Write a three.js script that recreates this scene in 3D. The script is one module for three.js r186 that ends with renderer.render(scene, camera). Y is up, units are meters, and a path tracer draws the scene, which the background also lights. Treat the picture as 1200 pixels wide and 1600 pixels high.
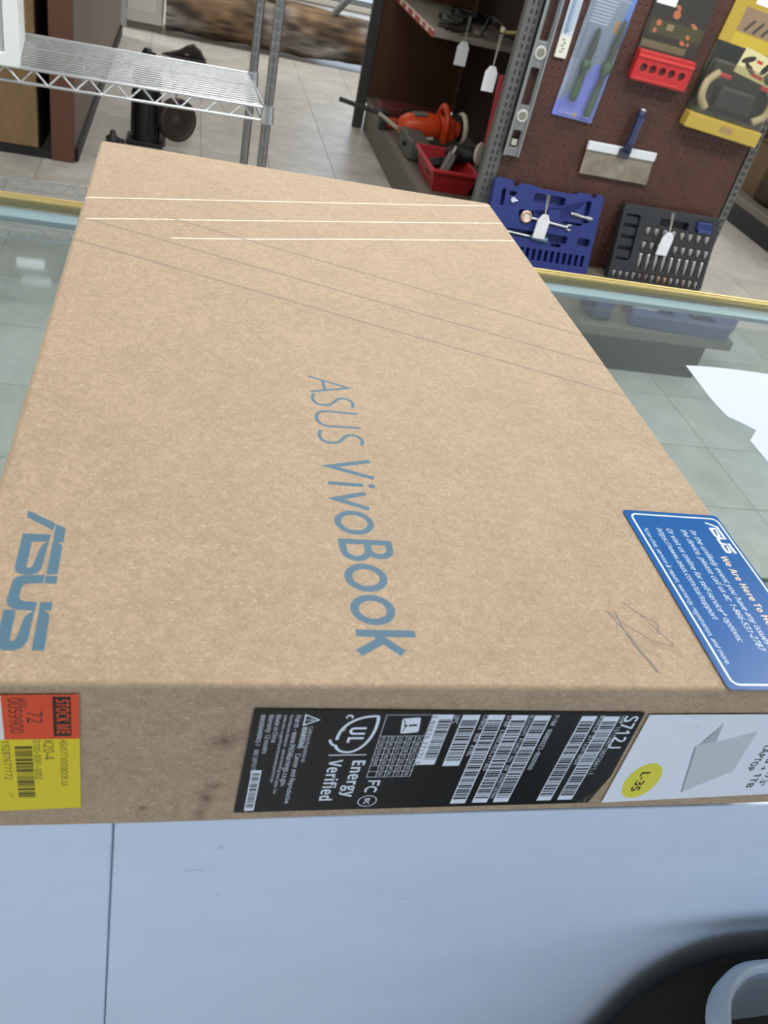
import * as THREE from 'three';
import { RoundedBoxGeometry } from 'three/addons/geometries/RoundedBoxGeometry.js';
import { mergeGeometries } from 'three/addons/utils/BufferGeometryUtils.js';
import { RectAreaLightUniformsLib } from 'three/addons/lights/RectAreaLightUniformsLib.js';

// ---------------------------------------------------------------- camera, sky, lights, exposure
RectAreaLightUniformsLib.init();
const T = 0.96;                                   // height of the counter top above the floor
const scene = new THREE.Scene();
const renderer = new THREE.WebGLRenderer({ antialias: true });
renderer.toneMapping = THREE.LinearToneMapping;
renderer.toneMappingExposure = 1.0;
renderer.shadowMap.enabled = true;

const camera = new THREE.PerspectiveCamera(61.93, 0.75, 0.02, 60);
camera.position.set(0.0296, T + 0.289, 0.1767);
camera.quaternion.set(-0.32839, -0.11151, 0.07107, 0.93524);
camera.focus = 0.5;
camera.userData.fStop = 24;

scene.background = new THREE.Color(0.78, 0.92, 1.12);   // even overcast sky, seen through the shop windows
scene.backgroundIntensity = 2.65;

const CEIL = 2.72;                                 // ceiling height
const TROFFERS = [[-2.6, -0.9], [0.55, -1.5], [2.35, -1.2], [4.3, -2.8], [1.0, -6.4], [-1.6, -6.6], [3.9, -6.6]];
const TROFFER_RADIANCE = 20;
const lampColor = new THREE.Color(1.0, 0.985, 0.95);
for (const [x, z] of TROFFERS) {
  const l = new THREE.RectAreaLight(lampColor, TROFFER_RADIANCE, 1.16, 0.56);
  l.position.set(x, CEIL - 0.02, z);
  l.lookAt(x, 0, z);
  scene.add(l);
}

// ---------------------------------------------------------------- helpers
const used = {};
const numbered = (n) => { used[n] = (used[n] ?? -1) + 1; return used[n] ? `${n}_${String(used[n]).padStart(3, '0')}` : n; };
function rng(seed) { let a = seed >>> 0; return () => { a = (a + 0x6D2B79F5) | 0; let t = Math.imul(a ^ (a >>> 15), 1 | a); t = (t + Math.imul(t ^ (t >>> 7), 61 | t)) ^ t; return ((t ^ (t >>> 14)) >>> 0) / 4294967296; }; }
const M = (color, roughness = 0.7, o = {}) => new THREE.MeshPhysicalMaterial({ color, roughness, ...o });
function tag(o, label, category, group) { o.userData.label = label; o.userData.category = category; if (group) o.userData.group = group; return o; }
function thing(name, label, category, pos = [0, 0, 0], group) {
  const g = new THREE.Group(); g.name = numbered(name); g.position.set(...pos); scene.add(g);
  return tag(g, label, category, group);
}
function part(name, geo, mat, parent, label) {
  const m = new THREE.Mesh(Array.isArray(geo) ? merge(geo) : geo, mat); m.name = parent === scene ? numbered(name) : name;
  m.castShadow = m.receiveShadow = true; parent.add(m); if (label) m.userData.label = label; return m;
}
function struct(name, geo, mat) { const m = part(name, geo, mat, scene); m.userData.kind = 'structure'; return m; }
function merge(list) {
  const l = list.map((g) => { g = g.index ? g.toNonIndexed() : g; for (const k of Object.keys(g.attributes)) if (!['position', 'normal', 'uv'].includes(k)) g.deleteAttribute(k); g.clearGroups(); return g; });
  return l.length === 1 ? l[0] : mergeGeometries(l);
}
const mv = (g, x = 0, y = 0, z = 0) => g.translate(x, y, z);
const bx = (w, h, d, x = 0, y = 0, z = 0) => new THREE.BoxGeometry(w, h, d).translate(x, y, z);           // centred
const rb = (w, h, d, r, x = 0, y = 0, z = 0, s = 2) => new RoundedBoxGeometry(w, h, d, s, r).translate(x, y, z);
const cyl = (r0, r1, h, n = 20) => new THREE.CylinderGeometry(r0, r1, h, n);
const V = (x, y, z) => new THREE.Vector3(x, y, z);
function rod(a, b, r, n = 10) {                    // straight round bar between two points
  a = V(...a); b = V(...b); const d = b.clone().sub(a), g = new THREE.CylinderGeometry(r, r, d.length(), n);
  g.applyQuaternion(new THREE.Quaternion().setFromUnitVectors(V(0, 1, 0), d.normalize()));
  return g.translate((a.x + b.x) / 2, (a.y + b.y) / 2, (a.z + b.z) / 2);
}
function tube(pts, r, n = 8, seg) { const c = new THREE.CatmullRomCurve3(pts.map((p) => V(...p))); return new THREE.TubeGeometry(c, seg ?? pts.length * 6, r, n); }
function lathe(pts, n = 28) { return new THREE.LatheGeometry(pts.map(([r, y]) => new THREE.Vector2(r, y)), n); }
function shape(pts) { const s = new THREE.Shape(); pts.forEach(([x, y], i) => (i ? s.lineTo(x, y) : s.moveTo(x, y))); s.closePath(); return s; }
function rrect(x, y, w, h, r, P = THREE.Shape) {   // rounded rectangle outline, lower-left corner first
  const s = new P(); s.moveTo(x + r, y); s.lineTo(x + w - r, y); s.absarc(x + w - r, y + r, r, -Math.PI / 2, 0); s.lineTo(x + w, y + h - r);
  s.absarc(x + w - r, y + h - r, r, 0, Math.PI / 2); s.lineTo(x + r, y + h); s.absarc(x + r, y + h - r, r, Math.PI / 2, Math.PI); s.lineTo(x, y + r); s.absarc(x + r, y + r, r, Math.PI, Math.PI * 1.5); return s;
}
const extrude = (s, depth, bevel = 0, o = {}) => new THREE.ExtrudeGeometry(s, { depth: depth - 2 * bevel, bevelEnabled: bevel > 0, bevelThickness: bevel, bevelSize: bevel, bevelOffset: -bevel, bevelSegments: 2, curveSegments: 6, ...o }).translate(0, 0, bevel);
const canvas = (w, h) => { const c = document.createElement('canvas'); c.width = Math.round(w); c.height = Math.round(h); return c; };
function tex(c, srgb = true) { const t = new THREE.CanvasTexture(c); if (srgb) t.colorSpace = THREE.SRGBColorSpace; t.wrapS = t.wrapT = THREE.RepeatWrapping; t.anisotropy = 8; return t; }
// smooth value noise, tileable over n cells
function noise2(seed, n) {
  const r = rng(seed), g = Float32Array.from({ length: n * n }, r);
  return (x, y) => { const X = Math.floor(x), Y = Math.floor(y), f = x - X, h = y - Y, u = f * f * (3 - 2 * f), v = h * h * (3 - 2 * h), m = (a) => ((a % n) + n) % n, at = (i, j) => g[m(j) * n + m(i)];
    return (at(X, Y) * (1 - u) + at(X + 1, Y) * u) * (1 - v) + (at(X, Y + 1) * (1 - u) + at(X + 1, Y + 1) * u) * v; };
}
// canvas filled by a per-pixel function returning [r, g, b] 0..255
function pixelCanvas(w, h, f) {
  const c = canvas(w, h), x = c.getContext('2d'), im = x.createImageData(w, h);
  for (let j = 0, k = 0; j < h; j++) for (let i = 0; i < w; i++, k += 4) { const p = f(i, j); im.data[k] = p[0]; im.data[k + 1] = p[1]; im.data[k + 2] = p[2]; im.data[k + 3] = 255; }
  x.putImageData(im, 0, 0); return c;
}
// speckled material: base colour with layered noise
function speckle(w, h, rgb, amp, seed, cells = [8, 40, 128]) {
  const ns = cells.map((n, i) => noise2(seed + i * 7, n));
  return pixelCanvas(w, h, (i, j) => { let s = 0; ns.forEach((n, k) => { s += (n((i / w) * cells[k], (j / h) * cells[k]) - 0.5) / (1 + 0.35 * k); }); return rgb.map((c) => Math.max(0, Math.min(255, c * (1 + amp * s)))); });
}
function fitText(x, s, px, py, width, font, size) { x.font = font.replace('$', size); const w = x.measureText(s).width; x.save(); x.translate(px, py); x.scale(width / w, 1); x.fillText(s, 0, 0); x.restore(); }
// planar uv from position: fu, fv map a vertex to 0..1
function planarUV(g, f) { const p = g.attributes.position, u = new Float32Array(p.count * 2); for (let i = 0; i < p.count; i++) { const [a, b] = f(p.getX(i), p.getY(i), p.getZ(i)); u[2 * i] = a; u[2 * i + 1] = b; } g.setAttribute('uv', new THREE.BufferAttribute(u, 2)); return g; }

// ---------------------------------------------------------------- common materials
const chrome = M(0xb9bcc0, 0.24, { metalness: 1 }), steel = M(0x9a9c9e, 0.38, { metalness: 1 }), darkSteel = M(0x4c4e50, 0.45, { metalness: 0.8 });
const black = M(0x121214, 0.55), rubber = M(0x1a1a1b, 0.8), white = M(0xe4e6e8, 0.5), paperWhite = M(0xf2f6fc, 0.6);
const greyPaint = M(0x55544f, 0.5), brass = M(0xb08a4a, 0.3, { metalness: 1 });

// ---------------------------------------------------------------- the room
const X0 = -3.4, X1 = 5.6, Z0 = -9.2, Z1 = 3.2, CX = (X0 + X1) / 2, CZ = (Z0 + Z1) / 2, LX = X1 - X0, LZ = Z1 - Z0;
const floorGrout = M(0x77736a, 0.7);
const floor = struct('floor', bx(LX + 0.4, 0.2, LZ + 0.4, CX, -0.1035, CZ), floorGrout);
{ // vinyl tiles, one mesh each where the photograph shows them
  const S = 0.315, gap = 0.0022, geo = bx(S - gap, 0.0034, S - gap, 0, -0.0017, 0);
  const mats = [[190, 187, 180], [194, 191, 185], [185, 182, 175], [191, 189, 183]].map((c, i) => {
    const t = tex(speckle(256, 256, c, 0.09, 50 + i * 9, [4, 16, 64]));
    return M(0xffffff, 0.36, { map: t });
  });
  camera.updateMatrixWorld(); camera.updateProjectionMatrix();
  const r = rng(4), rest = [], seen = [];
  for (let i = -16; i <= 12; i++) for (let k = -23; k <= 16; k++) {
    const x = 1.695 + (i + 0.5) * S, z = -2.154 + (k + 0.5) * S;
    if (x < X0 || x > X1 || z < Z0 || z > Z1) continue;
    const p = V(x, 0, z).project(camera), d = V(x, 0, z).distanceTo(camera.position);
    const inView = z < -0.7 && Math.abs(p.x) < 1.12 && p.y < 1.12 && p.y > 0.0 && p.z < 1;
    (inView ? seen : rest).push([x, z, d, Math.floor(r() * 4)]);
  }
  seen.sort((a, b) => a[2] - b[2]);
  seen.forEach(([x, z, , m], n) => { if (n >= 300) return rest.push([x, z, 0, m]); const t = part('floor_tile', geo, mats[m], floor); t.position.set(x, 0, z); });
  const far = part('floor_tiles', rest.map(([x, z]) => geo.clone().translate(x, 0, z)), mats[1], floor); far.userData.kind = 'stuff';
}
const wallPaint = M(0xd8d5cb, 0.85), ceilPaint = M(0xe2e1dc, 0.9);
struct('ceiling', bx(LX + 0.4, 0.2, LZ + 0.4, CX, CEIL + 0.1, CZ), ceilPaint);
struct('wall_left', bx(0.2, CEIL, LZ + 0.4, X0 - 0.1, CEIL / 2, CZ), wallPaint);
struct('wall_right', bx(0.2, CEIL, LZ + 0.4, X1 + 0.1, CEIL / 2, CZ), wallPaint);
function wallWithOpenings(name, z, dir, openings) {  // openings: [x0, x1, y0, y1]
  const s = shape([[X0, 0], [X1, 0], [X1, CEIL], [X0, CEIL]]);
  for (const [a, b, c, d] of openings) { const h = new THREE.Path(); h.moveTo(a, c); h.lineTo(a, d); h.lineTo(b, d); h.lineTo(b, c); h.closePath(); s.holes.push(h); }
  return struct(name, new THREE.ExtrudeGeometry(s, { depth: 0.2, bevelEnabled: false }).translate(0, 0, dir > 0 ? z : z - 0.2), wallPaint);
}
const frontWin = [[-2.9, -0.4, 0.75, 2.4], [-0.1, 2.4, 0.75, 2.4], [2.7, 5.2, 0.75, 2.4]], backWin = [[1.25, 2.25, 0.04, 2.2]];
wallWithOpenings('wall_front', Z1, 1, frontWin);
wallWithOpenings('wall_back', Z0, -1, backWin);
const pane = M(0xffffff, 0.02, { transmission: 1, thickness: 0 }), frameMetal = M(0x8b8e90, 0.4, { metalness: 0.9 });
let wn = 0;
for (const [list, z] of [[frontWin, Z1 + 0.1], [backWin, Z0 - 0.1]]) for (const [a, b, c, d] of list) {
  const w = new THREE.Group(); w.name = `window_${++wn}`; w.userData.kind = 'structure'; scene.add(w);
  part('window_frame', [bx(b - a, 0.05, 0.08, (a + b) / 2, c + 0.025, z), bx(b - a, 0.05, 0.08, (a + b) / 2, d - 0.025, z), bx(0.05, d - c, 0.08, a + 0.025, (c + d) / 2, z), bx(0.05, d - c, 0.08, b - 0.025, (c + d) / 2, z)], frameMetal, w);
  part('window_pane', bx(b - a - 0.1, d - c - 0.1, 0.006, (a + b) / 2, (c + d) / 2, z), pane, w);
}
struct('pavement', bx(30, 0.1, 12, CX, -0.1, Z0 - 6.3), M(0x9a9a96, 0.9));
struct('pavement', bx(30, 0.1, 12, CX, -0.1, Z1 + 6.3), M(0x9a9a96, 0.9));
// ceiling fittings: a glowing diffuser with the area light just below it
const glow = M(0xf4f4f0, 0.6, { emissive: lampColor, emissiveIntensity: 2.2 });
for (const [x, z] of TROFFERS) {
  const t = thing('ceiling_light', 'recessed ceiling light with white frame and glowing diffuser, out of the picture', 'ceiling light', [x, CEIL, z], 'ceiling lights');
  part('frame', [bx(1.24, 0.03, 0.03, 0, -0.012, 0.305), bx(1.24, 0.03, 0.03, 0, -0.012, -0.305), bx(0.03, 0.03, 0.58, 0.605, -0.012, 0), bx(0.03, 0.03, 0.58, -0.605, -0.012, 0)], white, t);
  part('diffuser', bx(1.18, 0.006, 0.58, 0, -0.006, 0), glow, t);
}
{ // small twin-tube fitting, mirrored in the glass at the left
  const t = thing('ceiling_light', 'small twin tube ceiling fitting mirrored in the glass left of the box', 'ceiling light', [-0.64, CEIL, -4.09]);
  part('housing', rb(0.24, 0.05, 0.36, 0.01, 0, -0.025, 0), wallPaint, t);
  const tubeGlow = M(0xffffff, 0.5, { emissive: new THREE.Color(0.9, 0.95, 1.0), emissiveIntensity: 1.0 });
  for (const [x, z] of [[-0.03, -0.10], [0.025, 0.09]]) {
    part('light_tube', rod([x - 0.065, -0.07, z], [x + 0.065, -0.07, z], 0.018, 14), z < 0 ? tubeGlow : M(0xffffff, 0.5, { emissive: new THREE.Color(0.9, 0.95, 1.0), emissiveIntensity: 0.45 }), t);
    const l = new THREE.RectAreaLight(0xe6f0ff, z < 0 ? 1.0 : 0.45, 0.13, 0.036); l.position.set(-0.64 + x, CEIL - 0.09, -4.09 + z); l.lookAt(-0.64 + x, 0, -4.09 + z); scene.add(l);
  }
}

// ---------------------------------------------------------------- the display counter
{
  const c = thing('display_counter', 'long glass-topped shop display counter with a gold edge trim and white staff-side doors', 'display counter', [0.4, 0, -0.3]);
  const cx = 0.4, cz = -0.3, L0 = -0.62, L1 = 1.5;            // length of the case in world x
  const w = L1 - L0, mx = (L0 + L1) / 2 - cx;
  const glassTop = M(0xf0f8fb, 0.025, { transmission: 1, thickness: 0, ior: 1.52 });
  const glassShelf = M(0xeff5f1, 0.03, { transmission: 1, thickness: 0, ior: 1.5 });
  part('glass_top', bx(w, 0.006, 0.565, mx, T - 0.003, -0.2975 - cz), glassTop, c, 'clear greenish glass top');
  const gold = M(0xd8be7e, 0.36, { metalness: 0.85 });
  // gold trim along the customer edge: flat outer lip, bright raised bead, inner lip
  part('gold_trim', [rb(w, 0.012, 0.003, 0.001, mx, T - 0.0042, -0.5922 - cz), rod([mx - w / 2, T + 0.0022, -0.5865 - cz], [mx + w / 2, T + 0.0022, -0.5865 - cz], 0.0016, 10), rb(w, 0.003, 0.010, 0.0010, mx, T + 0.0006, -0.5880 - cz)], gold, c, 'narrow gold edge trim');
  part('frame_rail', [rb(w, 0.005, 0.020, 0.0015, mx, T - 0.0092, -0.5715 - cz), bx(w, 0.010, 0.002, mx, T - 0.014, -0.5815 - cz)], M(0xc6d3da, 0.35, { metalness: 0.2 }), c, 'pale metal rail under the glass edge');
  part('front_glass', bx(w, 0.74, 0.006, mx, T - 0.40, -0.586 - cz), M(0xf3f6f5, 0.02, { transmission: 1, thickness: 0 }), c);
  for (const s of [L0 + 0.004, L1 - 0.004]) part('end_glass', bx(0.006, 0.74, 0.55, s - cx, T - 0.40, -0.30 - cz), M(0xf3f6f5, 0.02, { transmission: 1, thickness: 0 }), c);
  const sh = part('glass_shelf', bx(w - 0.03, 0.007, 0.50, mx, T - 0.364, -0.305 - cz), glassShelf, c);
  part('shelf_edge', bx(w - 0.03, 0.007, 0.002, mx, T - 0.364, -0.556 - cz), M(0x9db58f, 0.3), sh, 'green polished shelf edge');
  const base = M(0x4a443c, 0.6);
  part('base_plinth', [bx(w, 0.18, 0.56, mx, 0.09, -0.30 - cz)], base, c);
  part('staff_frame', [rb(w, 0.022, 0.02, 0.002, mx, T - 0.018, -0.03 - cz), bx(0.03, T - 0.18, 0.02, L0 + 0.015 - cx, (T + 0.18) / 2, -0.03 - cz), bx(0.03, T - 0.18, 0.02, L1 - 0.015 - cx, (T + 0.18) / 2, -0.03 - cz)], M(0xc5cacd, 0.4), c);
  // white laminate sliding doors on the staff side, their joint just left of the picture's middle
  const laminate = M(0xffffff, 0.38, { map: tex(laminateCanvas()) });
  const door = (x0, x1, y0, y1, z, n) => part('sliding_door', planarUV(rb(x1 - x0, y1 - y0, 0.016, 0.0012, (x0 + x1) / 2 - cx, (y0 + y1) / 2, z - cz), (x, y) => [(x + cx - 0.0205) / 0.9, (y - T + 0.5) / 0.5]), laminate, c, n);
  const dl = door(L0 + 0.02, 0.0203, 0.19, T - 0.007, -0.0135, 'white laminate door left of the joint');
  const dr = door(0.0209, L1 - 0.02, 0.19, T - 0.007, -0.0130, 'white laminate door right of the joint');
  const js = part('joint_strip', bx(0.006, T - 0.3, 0.001, 0.0206 - cx, (T + 0.28) / 2, -0.0075 - cz), M(0x8d97a2, 0.5), c, 'grey strip behind the door joint');
  for (const d of [dl, dr, js]) { const a = -0.0085, jx = 0.0206 - cx, jy = T - 0.007; d.rotation.z = a; d.position.set(jx - (jx * Math.cos(a) - jy * Math.sin(a)), jy - (jx * Math.sin(a) + jy * Math.cos(a)), 0); }   // the doors hang slightly out of square
}
function laminateCanvas() {            // white laminate with a few grey scuffs
  const c = speckle(1024, 512, [212, 226, 246], 0.02, 11, [5, 24, 90]), x = c.getContext('2d');
  x.strokeStyle = x.fillStyle = 'rgba(96,104,112,.55)';
  const mm = (a, b) => [a / 900 * 1024, b / 500 * 512];    // millimetres right of the joint, below the top
  for (const [a, b, r] of [[41, 26, 1.1], [43, 63, 0.9], [38.5, 60, 0.5], [128, 75, 0.8]]) { x.globalAlpha = 0.5; x.beginPath(); x.ellipse(...mm(a, b), r, r, 0, 0, 7); x.fill(); }
  x.globalAlpha = 0.35; x.lineWidth = 1; x.beginPath(); x.moveTo(...mm(27, 43)); x.lineTo(...mm(31, 42.3)); x.lineTo(...mm(35.5, 42.6)); x.stroke(); x.globalAlpha = 1;
  return c;
}

// ---------------------------------------------------------------- the laptop box
const BW = 0.317, BH = 0.0748, BD = 0.53, BX = -0.02954;      // width, height, depth, left side
function kraft(wmm, hmm, s, seed, draw) {                     // brown paper with fibres and specks, s pixels per millimetre
  const w = Math.round(wmm * s), h = Math.round(hmm * s), n0 = noise2(seed, 64), n1 = noise2(seed + 1, 128), n2 = noise2(seed + 2, 256), r = rng(seed + 3);
  const c = pixelCanvas(w, h, (i, j) => {
    const x = i / s, y = j / s, t = (n0(x / 22, y / 22) - 0.5) * 0.04 + (n1(x / 3.1, y / 2.8) - 0.5) * 0.06 + (n2(x / 1.2, y / 1.15) - 0.5) * 0.07 + (n2(x / 0.5 + 9, y / 0.45) - 0.5) * 0.12;
    return [175 * (1 + t), 152 * (1 + t * 1.04), 126 * (1 + t * 1.1)];
  });
  const x = c.getContext('2d');
  x.setTransform(s, 0, 0, s, 0, 0);
  const area = wmm * hmm;
  for (let i = 0; i < area * 0.075; i++) {                    // pale fibres
    const a = r() * wmm, b = r() * hmm, l = 0.3 + r() * 1.2, k = (r() - 0.5) * 2.2; x.globalAlpha = 0.15 + 0.6 * r() * r(); x.strokeStyle = '#f6e8d0'; x.lineWidth = 0.2 + 0.25 * r();
    x.beginPath(); x.moveTo(a, b); x.quadraticCurveTo(a + l * 0.5, b + k * 0.4, a + l, b + k * l * 0.3); x.stroke();
  }
  for (let i = 0; i < area * 0.03; i++) {                     // darker fibres
    const a = r() * wmm, b = r() * hmm, l = 0.5 + r() * 1.4; x.globalAlpha = 0.08 + 0.2 * r(); x.strokeStyle = '#7d5f42'; x.lineWidth = 0.2 + 0.2 * r();
    x.beginPath(); x.moveTo(a, b); x.lineTo(a + l, b + (r() - 0.5) * l); x.stroke();
  }
  for (let i = 0; i < area * 0.0012; i++) { x.globalAlpha = 0.35 + 0.4 * r(); x.fillStyle = '#3c2f22'; x.beginPath(); x.ellipse(r() * wmm, r() * hmm, 0.15 + 0.25 * r(), 0.12 + 0.15 * r(), r() * 3, 0, 7); x.fill(); }
  x.globalAlpha = 1;
  if (draw) draw(x, s, r);
  x.setTransform(1, 0, 0, 1, 0, 0);
  return c;
}
const INK = '#48708a';
// the maker's mark, outlines in millimetres (along the reading direction, up), used on the box and on the blue sticker
const MARK = [[[448, 13.2], [451.5, 13.1], [458.4, 23], [454.4, 23.4]], [[454.7, 23.6], [456.8, 27.1], [464.5, 27.3], [465, 23.7]], [[464.8, 23.6], [464.8, 25.5], [466.1, 26.9], [468, 27.2], [481.1, 27.2], [481.3, 23.7]],
  [[482, 23.6], [481.9, 27.3], [485.7, 27.4], [485.7, 23.8]], [[494.5, 23.6], [494.3, 27.3], [498.1, 27.4], [498.2, 25.2], [499.3, 26.8], [501.3, 27.2], [515.4, 27.5], [515.5, 23.8]],
  [[481.7, 23.2], [482.1, 16.4], [483, 14.6], [485, 13.6], [494.1, 13.2], [496.5, 13.9], [498, 15.6], [498.5, 22.4], [494.4, 22.5], [494.3, 18.6], [493.6, 17.2], [492, 16.7], [488.6, 16.8], [486.8, 17.3], [486.1, 18.7], [485.6, 23.3]]];
const MARK_HOLED = [[[[460.9, 13.2], [460.7, 22.6], [478.6, 21.8], [481, 20.6], [481.9, 18.4], [481.6, 15.6], [480.6, 14], [478.8, 13.3]], [[465, 16.8], [464.6, 22], [466, 20.6], [467.5, 20], [477.5, 18.7], [478.5, 18], [478.2, 16.9]]],
  [[[498.3, 13], [498.5, 22.4], [511.7, 22.1], [514.4, 21], [515.6, 18.6], [515.6, 15.5], [514.6, 13.8], [513, 13.3]], [[498.6, 16.7], [498.5, 22], [500, 20.6], [501.3, 19.7], [510.8, 18.6], [511.8, 17.8], [511.3, 16.9]]]];
function drawMark(x) {
  const run = (p) => p.forEach(([a, b], i) => (i ? x.lineTo(a, -b) : x.moveTo(a, -b)));
  for (const p of MARK) { x.beginPath(); run(p); x.closePath(); x.fill(); }
  for (const [o, h] of MARK_HOLED) { x.beginPath(); run(o); x.closePath(); run(h); x.closePath(); x.fill('evenodd'); }
}
function topPrint(x, s, r) {
  // local frame: x along the box towards the viewer, y up = to the right
  x.setTransform(0, s, -s, 0, 0, 0);
  x.fillStyle = x.strokeStyle = INK; drawMark(x);
  // product lettering drawn as pen strokes that get bolder along the line
  const B = 128.4; x.translate(0, -B); x.scale(1, -1); x.lineCap = 'butt'; x.lineJoin = 'miter'; x.miterLimit = 6;
  const st = (w, f) => { x.lineWidth = w; x.beginPath(); f(); x.stroke(); };
  st(1.5, () => { x.moveTo(328, 0); x.lineTo(336.4, 20.2); x.lineTo(342.9, 0); x.moveTo(331, 7.2); x.lineTo(340.6, 7.2); });
  for (const d of [0, 32.3]) st(1.55 + d / 300, () => { x.moveTo(355 + d, 19.2); x.bezierCurveTo(351 + d, 21.4, 346.3 + d, 19.4, 347.2 + d, 14.6); x.bezierCurveTo(348 + d, 11, 355 + d, 10.6, 354.7 + d, 5.2); x.bezierCurveTo(354.6 + d, -0.6, 348.5 + d, -0.6, 344.9 + d, 1.4); });
  st(1.6, () => { x.moveTo(360.3, 21); x.lineTo(360.2, 6); x.bezierCurveTo(360.3, -1.6, 373.6, -1.6, 373.2, 6); x.lineTo(372.6, 21); });
  st(2.5, () => { x.moveTo(399.6, 21.2); x.lineTo(405.6, 2.2); x.lineTo(412.3, 21.2); });
  st(2.5, () => { x.moveTo(417.9, 0.1); x.lineTo(418, 15.5); }); x.beginPath(); x.arc(418.2, 19.3, 1.55, 0, 7); x.fill();
  st(2.6, () => { x.moveTo(423.7, 15.7); x.lineTo(428.7, 2); x.lineTo(434.3, 15.7); });
  st(2.7, () => { x.ellipse(443.8, 7.95, 6.2, 6.85, 0, 0, 7); });
  st(2.95, () => { x.moveTo(455.7, -0.2); x.lineTo(455.7, 20.2); x.lineTo(459.4, 20.2); x.bezierCurveTo(465.4, 20.2, 465.4, 11.4, 459.6, 11.4); x.lineTo(455.7, 11.4); x.moveTo(459.6, 11.4); x.bezierCurveTo(467.6, 11.4, 467.2, 1.3, 460.6, 1.3); x.lineTo(455.7, 1.3); });
  st(3.05, () => { x.ellipse(476.2, 8.05, 6.15, 6.8, 0, 0, 7); });
  st(3.15, () => { x.ellipse(493.1, 8.1, 6.1, 6.8, 0, 0, 7); });
  st(3.35, () => { x.moveTo(504.7, 0.1); x.lineTo(504.7, 21.9); x.moveTo(513.9, 15.8); x.lineTo(506, 7.6); x.moveTo(508, 9.2); x.lineTo(513.9, 0); });
  // thin printed lines: three white, three grey, (along, across) in millimetres
  x.setTransform(0, s, s, 0, 0, 0); x.lineCap = 'butt';
  const line = (c, w, a, b) => { x.strokeStyle = c; x.lineWidth = w; x.beginPath(); x.moveTo(...a); x.lineTo(...b); x.stroke(); };
  line('#f4ecdd', 1.5, [125.4, 0], [7.4, 317]); line('#f4ecdd', 1.5, [161.2, 5], [46.6, 317]); line('#f4ecdd', 1.5, [173.7, 56.9], [82.8, 317]);
  line('#7b7570', 1.15, [194.6, 0], [315.4, 317]); line('#7b7570', 1.15, [161.2, 6], [280.2, 317]); line('#7b7570', 1.15, [140.2, 56.9], [241.9, 317]);
  // ball-pen scribble
  x.strokeStyle = '#4a4a54'; x.lineWidth = 0.22; x.globalAlpha = 0.8;
  const pen = (w, al, pts) => { x.lineWidth = w; x.globalAlpha = al; x.beginPath(); pts.forEach((p, i) => (i ? x.lineTo(...p) : x.moveTo(...p))); x.stroke(); };
  pen(0.36, 0.9, [[484.4, 241.5], [488, 244.2], [491.1, 246.7], [495.2, 251.7], [497, 252], [499.6, 250.7], [502, 250]]); pen(0.32, 0.9, [[484.4, 241.5], [491, 246.5], [499, 250.5], [506.5, 254.1], [507.6, 253.3], [507.2, 252.1], [504.8, 245.3], [500, 241], [496.1, 237], [489.4, 232]]);
  pen(0.4, 0.9, [[489.4, 232], [497, 235], [505, 237.4], [510.4, 238.4], [515, 240], [521, 241.5], [520.5, 240.6], [516, 239.6], [508, 237], [499, 235.8], [489.9, 235.8]]);
  pen(0.22, 0.6, [[500.7, 232.3], [496.2, 234.1], [501, 236.5], [506.6, 238], [510, 241.5], [514, 246]]); pen(0.2, 0.5, [[500, 238.5], [506, 244], [510, 248.5]]); pen(0.2, 0.4, [[504, 242], [508, 249], [512.3, 254.8]]); pen(0.2, 0.35, [[498, 237], [503, 244], [509, 250], [514.1, 250.7]]); pen(0.18, 0.3, [[497, 236], [505, 246], [511, 249]]); pen(0.18, 0.3, [[502, 232.5], [507, 236.5], [513, 243]]);
  x.globalAlpha = 1;
}
function frontStains(x, s, r) {      // two brown grubby patches with grain on the end panel
  const blot = (cx, cy, rx, ry, n, al) => { for (let i = 0; i < n; i++) { const a = r() * 6.283, d = Math.pow(r(), 0.8); x.globalAlpha = al * (0.4 + r()) * (1.05 - d); x.fillStyle = r() < 0.5 ? '#4d3524' : '#5f4530'; x.beginPath(); x.ellipse(cx + Math.cos(a) * d * rx, cy + Math.sin(a) * d * ry, 0.4 + r() * 1.9, 0.35 + r() * 1.3, r() * 3, 0, 7); x.fill(); } };
  blot(85, 74.8 - 47.5, 10.5, 8.5, 420, 0.045); blot(81.5, 74.8 - 15, 5, 11, 260, 0.042); blot(80, 74.8 - 5, 3.5, 6, 110, 0.04); blot(84.5, 74.8 - 22, 5, 3, 90, 0.042); blot(60, 74.8 - 10, 1, 1, 20, 0.12);
  x.globalAlpha = 1;
}
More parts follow.
